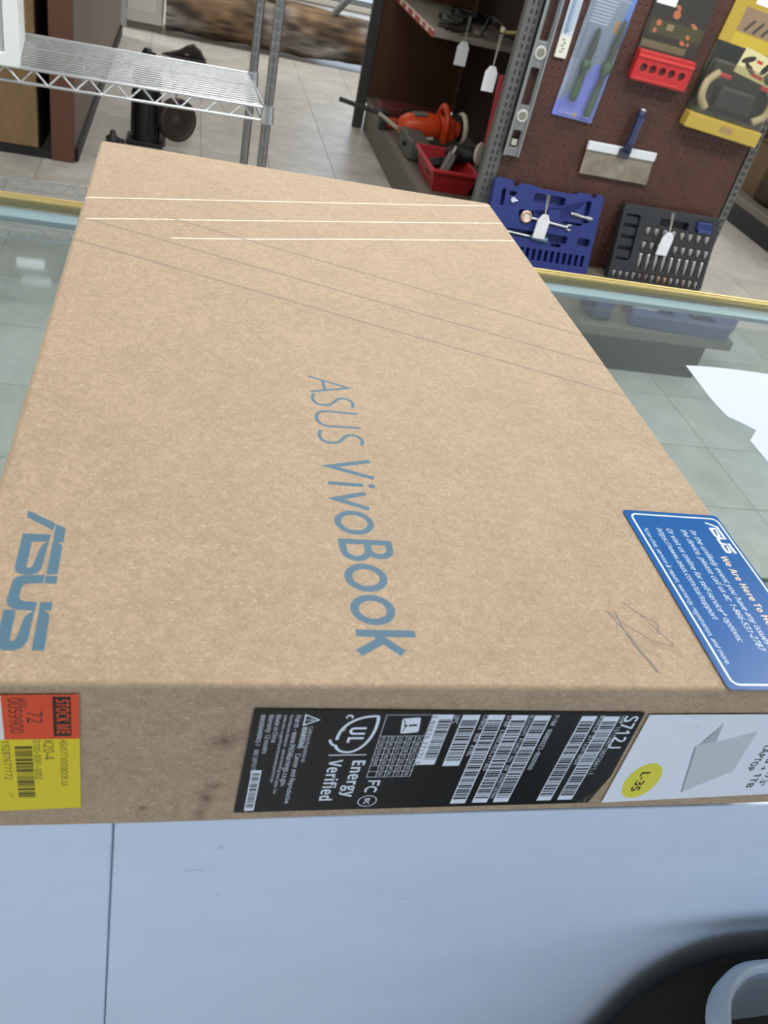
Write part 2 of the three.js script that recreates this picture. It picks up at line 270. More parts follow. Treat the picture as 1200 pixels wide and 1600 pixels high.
function roundedPanelBox(w, h, d, r) {          // rounded carton with a denser grid and slightly uneven faces; returns one geometry per face
  const cuts = (l, n) => { const a = []; for (let i = 0; i <= 4; i++) a.push(r * (i / 4)); for (let i = 1; i < n; i++) a.push(r + (l - 2 * r) * i / n); for (let i = 4; i >= 0; i--) a.push(l - r * (i / 4)); return a; };
  const wob = noise2(77, 32), faces = {};
  const make = (n, uL, vL, f) => {               // f(u, v) -> point on the sharp box
    const U = cuts(uL, n[0]), W = cuts(vL, n[1]), pos = [], nor = [], uv = [], idx = [];
    for (const v of W) for (const u of U) {
      const p = f(u, v), k = Math.min(1, Math.max(0, (p.y / h - 0.25) / 0.5)), e = 0.001 + (r - 0.001) * k * k * (3 - 2 * k);   // the lower edges are folded sharper than the upper ones
      const c = V(Math.min(Math.max(p.x, e), w - e), Math.min(Math.max(p.y, e), h - e), Math.min(Math.max(p.z, -d + e), -e)), q = p.clone().sub(c), nn = q.clone();
      nn.normalize(); const s = c.addScaledVector(nn, e);
      const b = (wob(s.x * 14 + s.y * 20, s.z * 11 + 3) - 0.5) * 0.0007;     // soft unevenness of the board
      s.addScaledVector(nn, b); s.x += 0.0100 * Math.pow(Math.max(0, s.x / w), 8) * (1 - s.y / h) * Math.max(0, 1 + s.z / d);   // the lower right edge bulges a little
      pos.push(s.x, s.y, s.z); nor.push(nn.x, nn.y, nn.z); uv.push(u / uL, v / vL);
    }
    for (let j = 0; j < W.length - 1; j++) for (let i = 0; i < U.length - 1; i++) { const a = j * U.length + i, b2 = a + 1, c2 = a + U.length, d2 = c2 + 1; idx.push(a, b2, d2, a, d2, c2); }
    const g = new THREE.BufferGeometry(); g.setAttribute('position', new THREE.Float32BufferAttribute(pos, 3)); g.setAttribute('normal', new THREE.Float32BufferAttribute(nor, 3)); g.setAttribute('uv', new THREE.Float32BufferAttribute(uv, 2)); g.setIndex(idx); return g;
  };
  faces.top = make([20, 34], w, d, (u, v) => V(u, h, -v));
  faces.front = make([20, 6], w, h, (u, v) => V(u, v, 0));
  faces.back = make([20, 6], w, h, (u, v) => V(w - u, v, -d));
  faces.left = make([34, 6], d, h, (u, v) => V(0, v, -d + u));
  faces.right = make([34, 6], d, h, (u, v) => V(w, v, -u));
  faces.bottom = make([20, 34], w, d, (u, v) => V(u, 0, -d + v));
  return faces;
}
const boxG = thing('laptop_box', 'large brown cardboard laptop box lying flat on the glass counter, lettered in grey-blue', 'box', [BX, T + 0.0006, 0]);
{
  const f = roundedPanelBox(BW, BH, BD, 0.0032);
  const fibre = tex(speckle(512, 512, [128, 128, 128], 0.9, 21, [16, 64, 200]), false); fibre.repeat.set(6, 6);
  const km = (c) => M(0xffffff, 0.62, { map: tex(c), bumpMap: fibre, bumpScale: 0.00008, specularIntensity: 1, sheen: 0.6, sheenColor: new THREE.Color(0.9, 0.9, 0.9), sheenRoughness: 0.5 });
  const plain = km(kraft(160, 100, 4, 900));
  part('top_panel', f.top, km(kraft(317, 530, 3.86, 100, topPrint)), boxG, 'printed top with lettering, thin lines and a pen scribble');
  part('end_panel', f.front, km(kraft(317, 74.8, 5, 300, frontStains)), boxG, 'stained near end panel carrying the labels');
  part('end_panel', f.back, plain, boxG); part('side_panel', f.left, plain, boxG); part('side_panel', f.right, plain, boxG); part('bottom_panel', f.bottom, plain, boxG);

  // --- stickers. A sticker is a thin sheet with its own print; corners may be cut.
  const sheet = (s, depth, uvf) => planarUV(new THREE.ExtrudeGeometry(s, { depth, bevelEnabled: false, curveSegments: 8 }), uvf);
  // on the near end (x right, y up, z out): canvas read with its top to the right
  function endLabel(name, label, x0, x1, y0, y1, cnv, outline, parent, z, rough = 0.4) {
    const s = shape(outline ?? [[x0, y0], [x1, y0], [x1, y1], [x0, y1]]);
    const g = planarUV(new THREE.ExtrudeGeometry(s, { depth: 0.15, bevelEnabled: false, curveSegments: 24 }), (x, y) => [(y1 - y) / (y1 - y0), (x - x0) / (x1 - x0)]);
    g.scale(0.001, 0.001, 0.001); g.translate(0, 0, z);
    return part(name, g, M(0xffffff, rough, { map: tex(cnv) }), parent, label);
  }
  const bars = (x, seed, px, py, len, h) => { const r = rng(seed); let a = px; while (a < px + len) { const w = [0.35, 0.35, 0.7, 1.05][Math.floor(r() * 4)]; x.fillRect(a, py, Math.min(w, px + len - a), h); a += w + [0.35, 0.35, 0.7][Math.floor(r() * 3)]; } };
  const Z = 0.0005;
  { // black product label: reading x = 65.4 - y, reading y = 240 - x
    const k = 11, w = 60, h = 148.5, c = canvas(w * k, h * k), x = c.getContext('2d'); x.scale(k, k);
    x.fillStyle = '#17191a'; x.fillRect(0, 0, w, h);
    const paper = '#e6effc', ink = '#15171a', Yx = (mm) => 240 - mm;
    x.fillStyle = paper;
    fitText(x, 'S712J', 3.5, Yx(229.4), 20.5, 'bold $px monospace', 7.4);
    fitText(x, 'SO# 151120071007204/1.1', 3.4, Yx(227.2), 37, '$px monospace', 2.6);
    const strip = (x0, x1, y0, y1, seed, white0 = 3, white1 = 3) => { x.fillStyle = paper; x.fillRect(65.4 - y1, Yx(x1), y1 - y0, x1 - x0); x.fillStyle = ink; bars(x, seed, 65.4 - y1 + white0, Yx(x1) + 0.45, y1 - y0 - white0 - white1, x1 - x0 - 0.9); };
    strip(220.4, 226.9, 8.3, 61.4, 1); x.fillStyle = paper; fitText(x, 'MODEL# S712JA-WH54', 3.4, Yx(218.3), 30, '$px monospace', 2.6);
    strip(211.4, 217.6, 8.2, 61.6, 2); x.fillStyle = paper; fitText(x, 'P/N# 90NB0SZ3-M000060', 3.2, Yx(200), 33, '$px monospace', 2.6);
    strip(192.8, 199.2, 8, 62, 3); x.fillStyle = paper; fitText(x, 'Microsoft Product Key ID# 3290671387861', 3.2, Yx(190.9), 52, '$px monospace', 2.2);
    strip(184, 190.3, 8, 62.2, 4); x.fillStyle = paper; fitText(x, 'S/N# L9N0CV03L211363', 3.2, Yx(181.9), 33, '$px monospace', 2.6);
    strip(175, 181.3, 7.8, 62.4, 5); x.fillStyle = paper; fitText(x, 'Check NO# RTBL', 3.1, Yx(172.8), 24, '$px monospace', 2.6);
    strip(165.4, 172, 32.6, 62.4, 6); x.fillStyle = paper; fitText(x, 'UPC', 3.1, Yx(162.9), 5, '$px monospace', 2.8);
    x.fillRect(65.4 - 62.6, Yx(162.2), 29, 7.6); x.fillStyle = ink; bars(x, 7, 5.6, Yx(161.9), 23, 4.6); x.font = '2.9px monospace'; fitText(x, '1 92876 77172 3', 3, Yx(154.9), 28.4, '$px sans-serif', 2.7);
    // language table with the manual sign
    x.strokeStyle = paper; x.lineWidth = 0.22; x.fillStyle = paper;
    const tx = 3, ty = Yx(154.4), cw = 3.45, rh = 3.28; x.strokeRect(tx, ty, 35.8, rh * 5); x.strokeRect(tx, ty, 11.7, rh * 5);
    const cells = ['AT BE BG CZ DK EE FR', 'DE IS IE IT EL ES CY', 'LV LI LT LU HU MT NL', 'NO PL PT RO SI SK SE', 'FI SE CH UK HR'].map((q) => q.split(' '));
    for (let j = 0; j < 5; j++) for (let i = 0; i < 7; i++) { x.strokeRect(tx + 11.7 + i * cw, ty + j * rh, cw, rh); if (cells[j][i]) fitText(x, cells[j][i], tx + 12.2 + i * cw, ty + j * rh + 2.3, 2.3, '$px sans-serif', 1.9); }
    x.save(); x.translate(tx + 5.8, ty + 6.6); x.rotate(-0.12); x.beginPath(); x.roundRect(-4.2, -3.2, 8.4, 6.6, 1); x.fill(); x.fillStyle = ink; x.fillRect(-0.5, -2.2, 1, 2.9); x.beginPath(); x.arc(0, 1.8, 0.62, 0, 7); x.fill(); x.strokeStyle = ink; x.lineWidth = 0.3; x.beginPath(); x.moveTo(-3.2, 2.6); x.quadraticCurveTo(0, 1.4, 3.2, 2.6); x.stroke(); x.restore();
    // leaf mark with the letters inside
    x.strokeStyle = x.fillStyle = paper; x.lineWidth = 1.15;
    x.beginPath(); x.moveTo(3.6, Yx(135.2)); x.bezierCurveTo(11, Yx(136.6), 22, Yx(134.6), 23.6, Yx(128.8)); x.bezierCurveTo(24, Yx(125.4), 21.6, Yx(123.4), 19.6, Yx(123.2)); x.stroke();
    x.beginPath(); x.moveTo(3.6, Yx(135.2)); x.bezierCurveTo(3.6, Yx(128), 8, Yx(122.8), 16.6, Yx(123)); x.stroke();
    x.lineWidth = 1; x.beginPath(); x.moveTo(16.4, Yx(120.6)); x.quadraticCurveTo(19.4, Yx(121.2), 19.8, Yx(123.2)); x.stroke();
    fitText(x, 'UL', 9, Yx(126.2), 9.5, 'bold $px sans-serif', 8); fitText(x, 'c', 2.6, Yx(123.8), 2.6, 'bold $px sans-serif', 4.6); fitText(x, 'TM', 10, Yx(124.4), 2, '$px sans-serif', 1.7);
    x.fillRect(25, Yx(135.2), 0.55, 13.6);
    fitText(x, 'Energy', 28, Yx(130.9), 23.2, 'bold $px sans-serif', 6.6); fitText(x, 'Verified', 28, Yx(122.4), 25.6, 'bold $px sans-serif', 6.6);
    x.lineWidth = 0.85; x.beginPath(); x.moveTo(41.4, Yx(139.2)); x.lineTo(41.4, Yx(143.4)); x.lineTo(44.4, Yx(143.4)); x.moveTo(41.4, Yx(141.4)); x.lineTo(43.8, Yx(141.4)); x.stroke(); x.beginPath(); x.arc(47, Yx(141.2), 2, 0.8, 5.5); x.stroke();
    x.lineWidth = 0.4; x.beginPath(); x.arc(54.2, Yx(141.3), 3.5, 0, 7); x.stroke(); fitText(x, 'BC', 52.1, Yx(140.2), 4.2, 'bold $px sans-serif', 3.1);
    // warnings
    x.lineWidth = 0.6; x.beginPath(); x.moveTo(2.9, Yx(110.2)); x.lineTo(8.4, Yx(110.2)); x.lineTo(5.6, Yx(115)); x.closePath(); x.stroke(); x.fillRect(5.35, Yx(113.4), 0.55, 1.7); x.fillRect(5.35, Yx(111.4), 0.55, 0.55);
    fitText(x, 'California Proposition 65', 9.2, Yx(112.7), 20, '$px sans-serif', 1.8); fitText(x, 'WARNING', 9.2, Yx(109.6), 12, 'bold $px sans-serif', 2.6); fitText(x, 'Cancer and Reproductive', 24, Yx(109.6), 30.5, '$px sans-serif', 2.5);
    fitText(x, 'Harm - www.P65Warnings.ca.gov.', 2.9, Yx(106.6), 41, '$px sans-serif', 2.6); fitText(x, 'Perchlorate Material - special handling may apply. See', 2.9, Yx(104.6), 45, '$px sans-serif', 1.5); fitText(x, 'www.dtsc.ca.gov/hazardouswaste/perchlorate', 2.9, Yx(102.7), 38, '$px sans-serif', 1.5);
    fitText(x, 'Made in China', 2.8, Yx(100.3), 15, '$px sans-serif', 2.3); fitText(x, 'Warranty: 12 months', 2.8, Yx(98), 21, '$px sans-serif', 2.3); fitText(x, 'W800MWBRIQ-1   MO 2015175E', 2.7, Yx(95.4), 33, '$px sans-serif', 2.1);
    x.fillStyle = paper; x.fillRect(65.4 - 32, Yx(99.3), 25, 3.6); x.fillStyle = ink; bars(x, 12, 35, Yx(98.8), 21.6, 2.6);
    endLabel('product_label', 'black product label with white barcodes', 91.5, 240, 5.4, 65.4, c, [[92.2, 6.1], [235.2, 5.6], [238.2, 24], [236.2, 63.4], [92.9, 65.3]], boxG, Z, 0.32);
    // peeled, scuffed corner of that label
    const pc = canvas(64, 64), px = pc.getContext('2d'), pr2 = rng(31); px.fillStyle = '#33302c'; px.fillRect(0, 0, 64, 64); for (let i = 0; i < 260; i++) { px.fillStyle = pr2() < 0.4 ? '#8d8272' : '#26241f'; px.globalAlpha = 0.6; px.fillRect(pr2() * 64, pr2() * 64, 1 + pr2() * 7, 1 + pr2() * 2); }
    endLabel('peeled_corner', 'scuffed peeling corner of the black label', 228, 238.5, 5, 26, pc, [[229.5, 6], [234.2, 5.9], [237.6, 24.2], [235.2, 14]], boxG, Z + 0.0001, 0.6);
  }
  { // white price label with a printed laptop
    const k = 11, w = 58.4, h = 84, c = canvas(w * k, h * k), x = c.getContext('2d'), X1l = 322; x.scale(k, k); x.fillStyle = '#e9f0fc'; x.fillRect(0, 0, w, h);
    const at = (mx, my) => [62.6 - my, X1l - mx], poly = (col, l) => { x.fillStyle = col; x.beginPath(); l.forEach((p, i) => (i ? x.lineTo(...at(...p)) : x.moveTo(...at(...p)))); x.closePath(); x.fill(); };
    poly('#9aa0a6', [[272.8, 57.6], [267.9, 42.6], [269.6, 43.6], [275, 46]]);
    poly('#b6bcc3', [[272.8, 57.6], [268.6, 43.4], [275.4, 45.6]]);
    poly('#ccd2d8', [[267.6, 42.3], [275.7, 45.6], [290.9, 52], [293.6, 25.6], [275.8, 11.4]]);
    poly('#8d949b', [[267.2, 42.2], [268, 42.5], [276.2, 11.6], [275.6, 11.2]]);
    x.fillStyle = '#3d4348'; for (let i = 0; i < 4; i++) { const [a, b] = at(270 + i * 0.55, 46.6 + i * 1.6); x.fillRect(a, b, 0.9, 0.5); }
    x.fillStyle = '#14161a';
    fitText(x, 'LAPTOP', 19.4, X1l - 299.4, 17.6, 'bold $px sans-serif', 4.6); fitText(x, '8GB + 1TB', 20.4, X1l - 305.4, 29, 'bold $px sans-serif', 4.6); fitText(x, '17.3"', 37.4, X1l - 310.6, 11, 'bold $px sans-serif', 4.6);
    x.strokeStyle = '#c2cad2'; x.lineWidth = 0.25; x.beginPath(); x.moveTo(...at(254, 54.5)); x.quadraticCurveTo(...at(259, 56.5), ...at(264, 54.6)); x.stroke();
    const wl = endLabel('price_label', 'white label with a printed silver laptop', 238, 322, 4.2, 62.6, c, [[241.4, 5.4], [321.6, 8.2], [315.8, 62.6], [238.6, 62.2]], boxG, Z, 0.45);
    const d = canvas(200, 200), y = d.getContext('2d'); y.fillStyle = '#e6de4c'; y.fillRect(0, 0, 200, 200); y.fillStyle = '#1d1e1c'; fitText(y, 'L-35', 42, 122, 116, 'bold $px sans-serif', 60);
    const oval = []; for (let i = 0; i < 40; i++) oval.push([253.6 + 7.6 * Math.cos(i * Math.PI / 20), 20.2 + 11.9 * Math.sin(i * Math.PI / 20)]);
    endLabel('round_sticker', 'round yellow sticker reading L-35', 244, 262, 8, 32, d, oval, wl, Z + 0.0001, 0.5);
  }
  { // orange and yellow shop stickers
    const k = 14, c = canvas(22 * k, 36 * k), x = c.getContext('2d'); x.scale(k, k); x.fillStyle = '#e0502a'; x.fillRect(0, 0, 22, 36); x.fillStyle = '#eceae6'; x.fillRect(0, 22.2, 22, 14);
    const Yx = (mm) => 39.4 - mm; x.fillStyle = '#231a16'; x.fillRect(0.8, Yx(36.9), 19.6, 5.2); x.fillStyle = '#e0502a'; fitText(x, 'STOCK ME', 2, Yx(32.6), 17.4, 'bold $px sans-serif', 5.4);
    x.fillStyle = '#2a1a14'; fitText(x, '72', 7.6, Yx(24.4), 6.4, '$px monospace', 6.2); fitText(x, 'DEPT', 1.2, Yx(23), 5, '$px sans-serif', 2); fitText(x, '0059900', 1.4, Yx(19.3), 17.6, '$px sans-serif', 5.2);
    const yc = canvas(39.4 * k, 36 * k), y = yc.getContext('2d'); y.scale(k, k); y.fillStyle = '#e3cf2a'; y.fillRect(0, 0, 40, 36); y.fillStyle = '#26231a';
    fitText(y, 'ASUS17 VIVOBOOK LA', 0.6, Yx(33.6), 25, '$px sans-serif', 3); fitText(y, 'K20-4', 0.5, Yx(28.6), 10.4, '$px sans-serif', 4.2); fitText(y, '0100-0001-0002', 0.5, Yx(25.9), 21.4, '$px sans-serif', 2.8);
    bars(y, 44, 3.8, Yx(25.1), 28, 5.2); fitText(y, '192876771 72'.replace(' ', ''), 0.6, Yx(16.4), 21, '$px sans-serif', 3.1); y.globalAlpha = 0.45; fitText(y, 'QTY', 28.6, Yx(17.2), 3.2, '$px sans-serif', 1.9); y.globalAlpha = 1;
    endLabel('shop_sticker', 'yellow price sticker with barcode', 3.4, 39.4, 11.3, 50.7, yc, [[3.4, 11], [39.5, 12.1], [39.4, 50.7], [3.4, 50.4]], boxG, Z, 0.5);
    endLabel('shop_sticker', 'orange sticker reading STOCK ME', 3.4, 39.4, 50.6, 72.2, c, [[3.4, 50.4], [39.4, 50.8], [39.3, 72.1], [3.4, 71.6]], boxG, Z + 0.0001, 0.5);
  }
  { // blue support sticker on the top, reading towards the viewer, wrapped to the right edge
    const k = 12, w = 106, h = 52.5, c = canvas(w * k, h * k), x = c.getContext('2d'); x.scale(k, k); x.fillStyle = '#0b5ca6'; x.fillRect(0, 0, w, h);
    x.strokeStyle = '#eaf4fb'; x.lineWidth = 1; x.beginPath(); x.roundRect(2.7, 3.4, 100.9, 45.9, 3); x.stroke();
    x.fillStyle = '#eef6fc'; x.save(); x.translate(5.4, h - 41.2); x.scale(22 / 67.5, 5.8 / 14.3); x.translate(-448, 13); drawMark(x); x.restore();
    x.fillStyle = '#f3dcb8'; fitText(x, 'We Are Here To Help', 29.6, h - 36.4, 47, 'bold $px sans-serif', 4.7);
    x.fillStyle = '#e6f0f8'; const L = (s, X, Y, W, z) => fitText(x, s, X, h - Y, W, 'italic $px sans-serif', z);
    L('In the unlikely event you have any issues with', 12.1, 30.1, 79, 3.9); L('the device, please call us at: 1-866-531-2787', 12, 25.3, 74, 3.9); L('Or visit us online for self-service* options:', 11.8, 17.8, 70, 3.9); L('https://www.asus.com/us/support', 12, 12.6, 57.6, 3.9); L('*Live chat, service & repair, warranty, registration, and more.', 12.1, 5.7, 81.8, 3);
    const s = rrect(0, 0, w, 50.6, 2.2), g = planarUV(new THREE.ExtrudeGeometry(s, { depth: 0.15, bevelEnabled: false, curveSegments: 8 }), (a, b) => [a / w, b / h]);
    // lay down: x along the box towards the viewer (+z), y to the right (+x), z up
    g.applyMatrix4(new THREE.Matrix4().makeBasis(V(0, 0, 0.001), V(0.001, 0, 0), V(0, 0.001, 0))); g.translate(0.2664, BH + 0.00042, -BD + 0.4234);
    part('support_sticker', g, M(0xffffff, 0.28, { specularIntensity: 0.35, map: tex(c) }), boxG, 'blue support sticker at the right edge');
  }
}

// ---------------------------------------------------------------- white sheet on the glass, right
{
  const s = new THREE.Shape(); s.moveTo(0.460, 0.418); s.quadraticCurveTo(0.50, 0.424, 0.56, 0.419); s.lineTo(0.74, 0.40); s.lineTo(0.72, 0.16); s.lineTo(0.50, 0.20); s.lineTo(0.459, 0.276); s.lineTo(0.4595, 0.304); s.quadraticCurveTo(0.466, 0.311, 0.474, 0.320); s.quadraticCurveTo(0.466, 0.330, 0.4575, 0.337); s.quadraticCurveTo(0.4555, 0.36, 0.4565, 0.372); s.closePath();
  const g = new THREE.ExtrudeGeometry(s, { depth: 0.0005, bevelEnabled: false, curveSegments: 10 }); g.rotateX(-Math.PI / 2); g.translate(-0.6, 0, 0.3);
  const m = part('paper_sheet', g, M(0xcdd8e6, 0.3), scene); m.position.set(0.6, T + 0.0006, -0.3);
  tag(m, 'smooth white sheet lying on the glass top right of the box', 'sheet');
}

// ---------------------------------------------------------------- tub and dark fleece at the staff side
{
  const cxT = 0.46, czT = 0.135, yR = T - 0.112;              // rim centre and height
  const W = 0.318, D = 0.232, r = 0.038, plastic = M(0xc4d0da, 0.3, { transmission: 0.75, thickness: 0, ior: 1.45 });
  const t = thing('storage_tub', 'translucent white plastic tub with a broad rounded rim, low at the right', 'tub', [cxT, yR - 0.1, czT]);
  const ring = (w, d, rr) => rrect(-w / 2, -d / 2, w, d, rr);
  // walls: loft of rounded rectangles
  const levels = [[0.0, 0.80], [0.012, 0.86], [0.09, 0.905], [0.1, 0.91]], N = 10, pos = [], idx = [];
  const outline = (w, d, rr) => { const p = []; for (let q = 0; q < 4; q++) { const cx = (q === 0 || q === 3 ? 1 : -1) * (w / 2 - rr), cz = (q < 2 ? 1 : -1) * (d / 2 - rr); for (let i = 0; i <= N; i++) { const a = q * Math.PI / 2 + i / N * Math.PI / 2; p.push([cx + rr * Math.cos(a), cz + rr * Math.sin(a)]); } } return p; };
  const loft = (rows) => { const P = [], I = []; rows.forEach(([y, o]) => o.forEach(([x, z]) => P.push(x, y, z))); const n = rows[0][1].length; for (let j = 0; j < rows.length - 1; j++) for (let i = 0; i < n; i++) { const a = j * n + i, b = j * n + (i + 1) % n, c = a + n, d = b + n; I.push(a, c, b, b, c, d); } const g = new THREE.BufferGeometry(); g.setAttribute('position', new THREE.Float32BufferAttribute(P, 3)); g.setIndex(I); g.computeVertexNormals(); planarUV(g, (x, y, z) => [x, z]); return g; };
  const O = (k, sub = 0) => outline(W * k - sub, D * k - sub * 1, r * k);
  part('tub_wall', loft([[0.0, O(0.86)], [0.012, O(0.92)], [0.096, O(0.95)]]), plastic, t);
  const fl = new THREE.Shape(); O(0.86).forEach(([x, z], i) => (i ? fl.lineTo(x, z) : fl.moveTo(x, z))); fl.closePath(); part('tub_floor', new THREE.ExtrudeGeometry(fl, { depth: 0.002, bevelEnabled: false }).rotateX(-Math.PI / 2), plastic, t);
  part('tub_rim', loft([[0.088, O(1.0)], [0.098, O(1.0)], [0.1015, O(0.985)], [0.102, O(0.972)], [0.1005, O(0.96)], [0.096, O(0.952)], [0.09, O(0.948)]]), M(0xc9d8e6, 0.28, { transmission: 0.3, thickness: 0 }), t, 'rounded outer rim');
  // dark fleece heaped on a stool, seen as a dark rounded hump behind and left of the tub
  const fb = thing('fleece_blanket', 'dark fleece heaped against the white doors under the plastic tub', 'blanket', [0.5, 0, 0.12]);
  const nz = noise2(5, 32), top = (x, z) => {                 // height over the floor, local metres
    const e = Math.min(1, Math.max(0, (-0.10 - x) / 0.102)), dz = Math.max(0, (z - 0.12) / 0.1), near = Math.max(0, Math.min(1, (-0.075 - z) / 0.03)), roll = Math.max(0, (-0.112 - z) / 0.02);
    return T - 0.222 + 0.092 * near - 0.022 * roll * roll - 0.15 * (1 - Math.pow(1 - Math.pow(e, 4), 0.25)) - 0.10 * dz * dz + (nz(x * 30 + 9, z * 30) - 0.5) * 0.006;
  };
  const nx = 100, nn = 40, P = [], I = [], X = (i) => -0.215 + 0.5 * i / nx, ZZ = (j) => -0.121 + 0.33 * j / nn;
  for (let j = 0; j <= nn; j++) for (let i = 0; i <= nx; i++) { const edge = i === 0 || j === 0 || i === nx || j === nn; P.push(X(i), edge ? 0.3 : top(X(i), ZZ(j)), ZZ(j)); }
  for (let j = 0; j < nn; j++) for (let i = 0; i < nx; i++) { const a = j * (nx + 1) + i, b = a + 1, c = a + nx + 1, d = c + 1; I.push(a, c, b, b, c, d); }
  const g = new THREE.BufferGeometry(); g.setAttribute('position', new THREE.Float32BufferAttribute(P, 3)); g.setIndex(I); g.computeVertexNormals(); planarUV(g, (x, y, z) => [x, z]);
  const dark = M(0x17150f, 0.95); part('fleece', g, dark, fb);
  part('stool', [bx(0.36, 0.03, 0.26, 0.03, 0.6, 0.03), bx(0.03, 0.6, 0.03, -0.12, 0.3, -0.07), bx(0.03, 0.6, 0.03, 0.18, 0.3, -0.07), bx(0.03, 0.6, 0.03, -0.12, 0.3, 0.13), bx(0.03, 0.6, 0.03, 0.18, 0.3, 0.13)], M(0x3a2c20, 0.7), fb);
}
// ================================================================ BACKGROUND
const wpart = (name, geo, mat, parent, label) => { const g = Array.isArray(geo) ? merge(geo) : geo; return part(name, g.translate(-parent.position.x, -parent.position.y, -parent.position.z), mat, parent, label); };
const Y = (y) => T + y;                               // heights are given below the counter top
const PEG = -2.8;                                     // plane of the pegboard

// ---------------------------------------------------------------- gondola shelving with a pegboard end
const pegTex = tex(speckle(512, 512, [74, 45, 37], 0.22, 61, [6, 40, 150]));
const pegMat = M(0xffffff, 0.55, { map: pegTex }), pegRaw = M(0x78503f, 0.8), slotMetal = M(0x6c6d6b, 0.45, { metalness: 0.55 });
const deckMat = M(0x6d675d, 0.5), kickMat = M(0x66615a, 0.55), darkBoard = M(0x2a1710, 0.7), farBoard = M(0x4a2a14, 0.65);
function slottedUpright(x0, x1, y1, z) {
  const s = shape([[x0, 0], [x1, 0], [x1, y1], [x0, y1]]), w = x1 - x0;
  for (let y = 0.06; y < y1 - 0.03; y += 0.0254) for (const f of [0.30, 0.62]) { const h = new THREE.Path(), a = x0 + w * f, b = a + 0.0048; h.moveTo(a, y); h.lineTo(a, y + 0.015); h.lineTo(b, y + 0.015); h.lineTo(b, y); h.closePath(); s.holes.push(h); }
  return merge([new THREE.ExtrudeGeometry(s, { depth: 0.003, bevelEnabled: false }).translate(0, 0, z), bx(0.003, y1, 0.03, x0 + 0.0015, y1 / 2, z - 0.015), bx(0.003, y1, 0.03, x1 - 0.0015, y1 / 2, z - 0.015)]);
}
function pegPanel(nx, ny, pitch) {                    // a board of square cells, each with a round hole; returns [face, hole walls]
  const fp = [], hp = [], h = pitch / 2, R = 0.0030, Rc = 0.0042, K = 8, d = 0.006;
  const tri = (a, p, q, r) => a.push(...p, ...q, ...r);
  const sq = (k) => { const a = k * Math.PI / 4, c = Math.cos(a), s = Math.sin(a), m = Math.max(Math.abs(c), Math.abs(s)); return [c / m * h, s / m * h]; };
  for (let j = 0; j < ny; j++) for (let i = 0; i < nx; i++) {
    const cx = (i + 0.5) * pitch, cy = (j + 0.5) * pitch;
    for (let k = 0; k < K; k++) {
      const [ax, ay] = sq(k), [bx_, by] = sq(k + 1), a0 = k * Math.PI / 4, a1 = (k + 1) * Math.PI / 4, c0 = Math.cos(a0), s0 = Math.sin(a0), c1 = Math.cos(a1), s1 = Math.sin(a1);
      const A = [cx + ax, cy + ay, 0], B = [cx + bx_, cy + by, 0], C = [cx + Rc * c0, cy + Rc * s0, 0], D = [cx + Rc * c1, cy + Rc * s1, 0], E = [cx + R * c0, cy + R * s0, -0.0012], F = [cx + R * c1, cy + R * s1, -0.0012], G = [cx + R * c0, cy + R * s0, -d], H = [cx + R * c1, cy + R * s1, -d];
      tri(fp, A, B, D); tri(fp, A, D, C); tri(hp, C, D, F); tri(hp, C, F, E); tri(hp, E, F, H); tri(hp, E, H, G);
    }
  }
  return [fp, hp].map((p) => { const g = new THREE.BufferGeometry(); g.setAttribute('position', new THREE.Float32BufferAttribute(p, 3)); g.computeVertexNormals(); return planarUV(g, (x, y) => [x / 0.6, y / 0.6]); });
}
const gon = thing('shelving_unit', 'double-sided shop shelving unit with a brown pegboard end hung with tools', 'shelving', [1.55, 0, -3.8]);
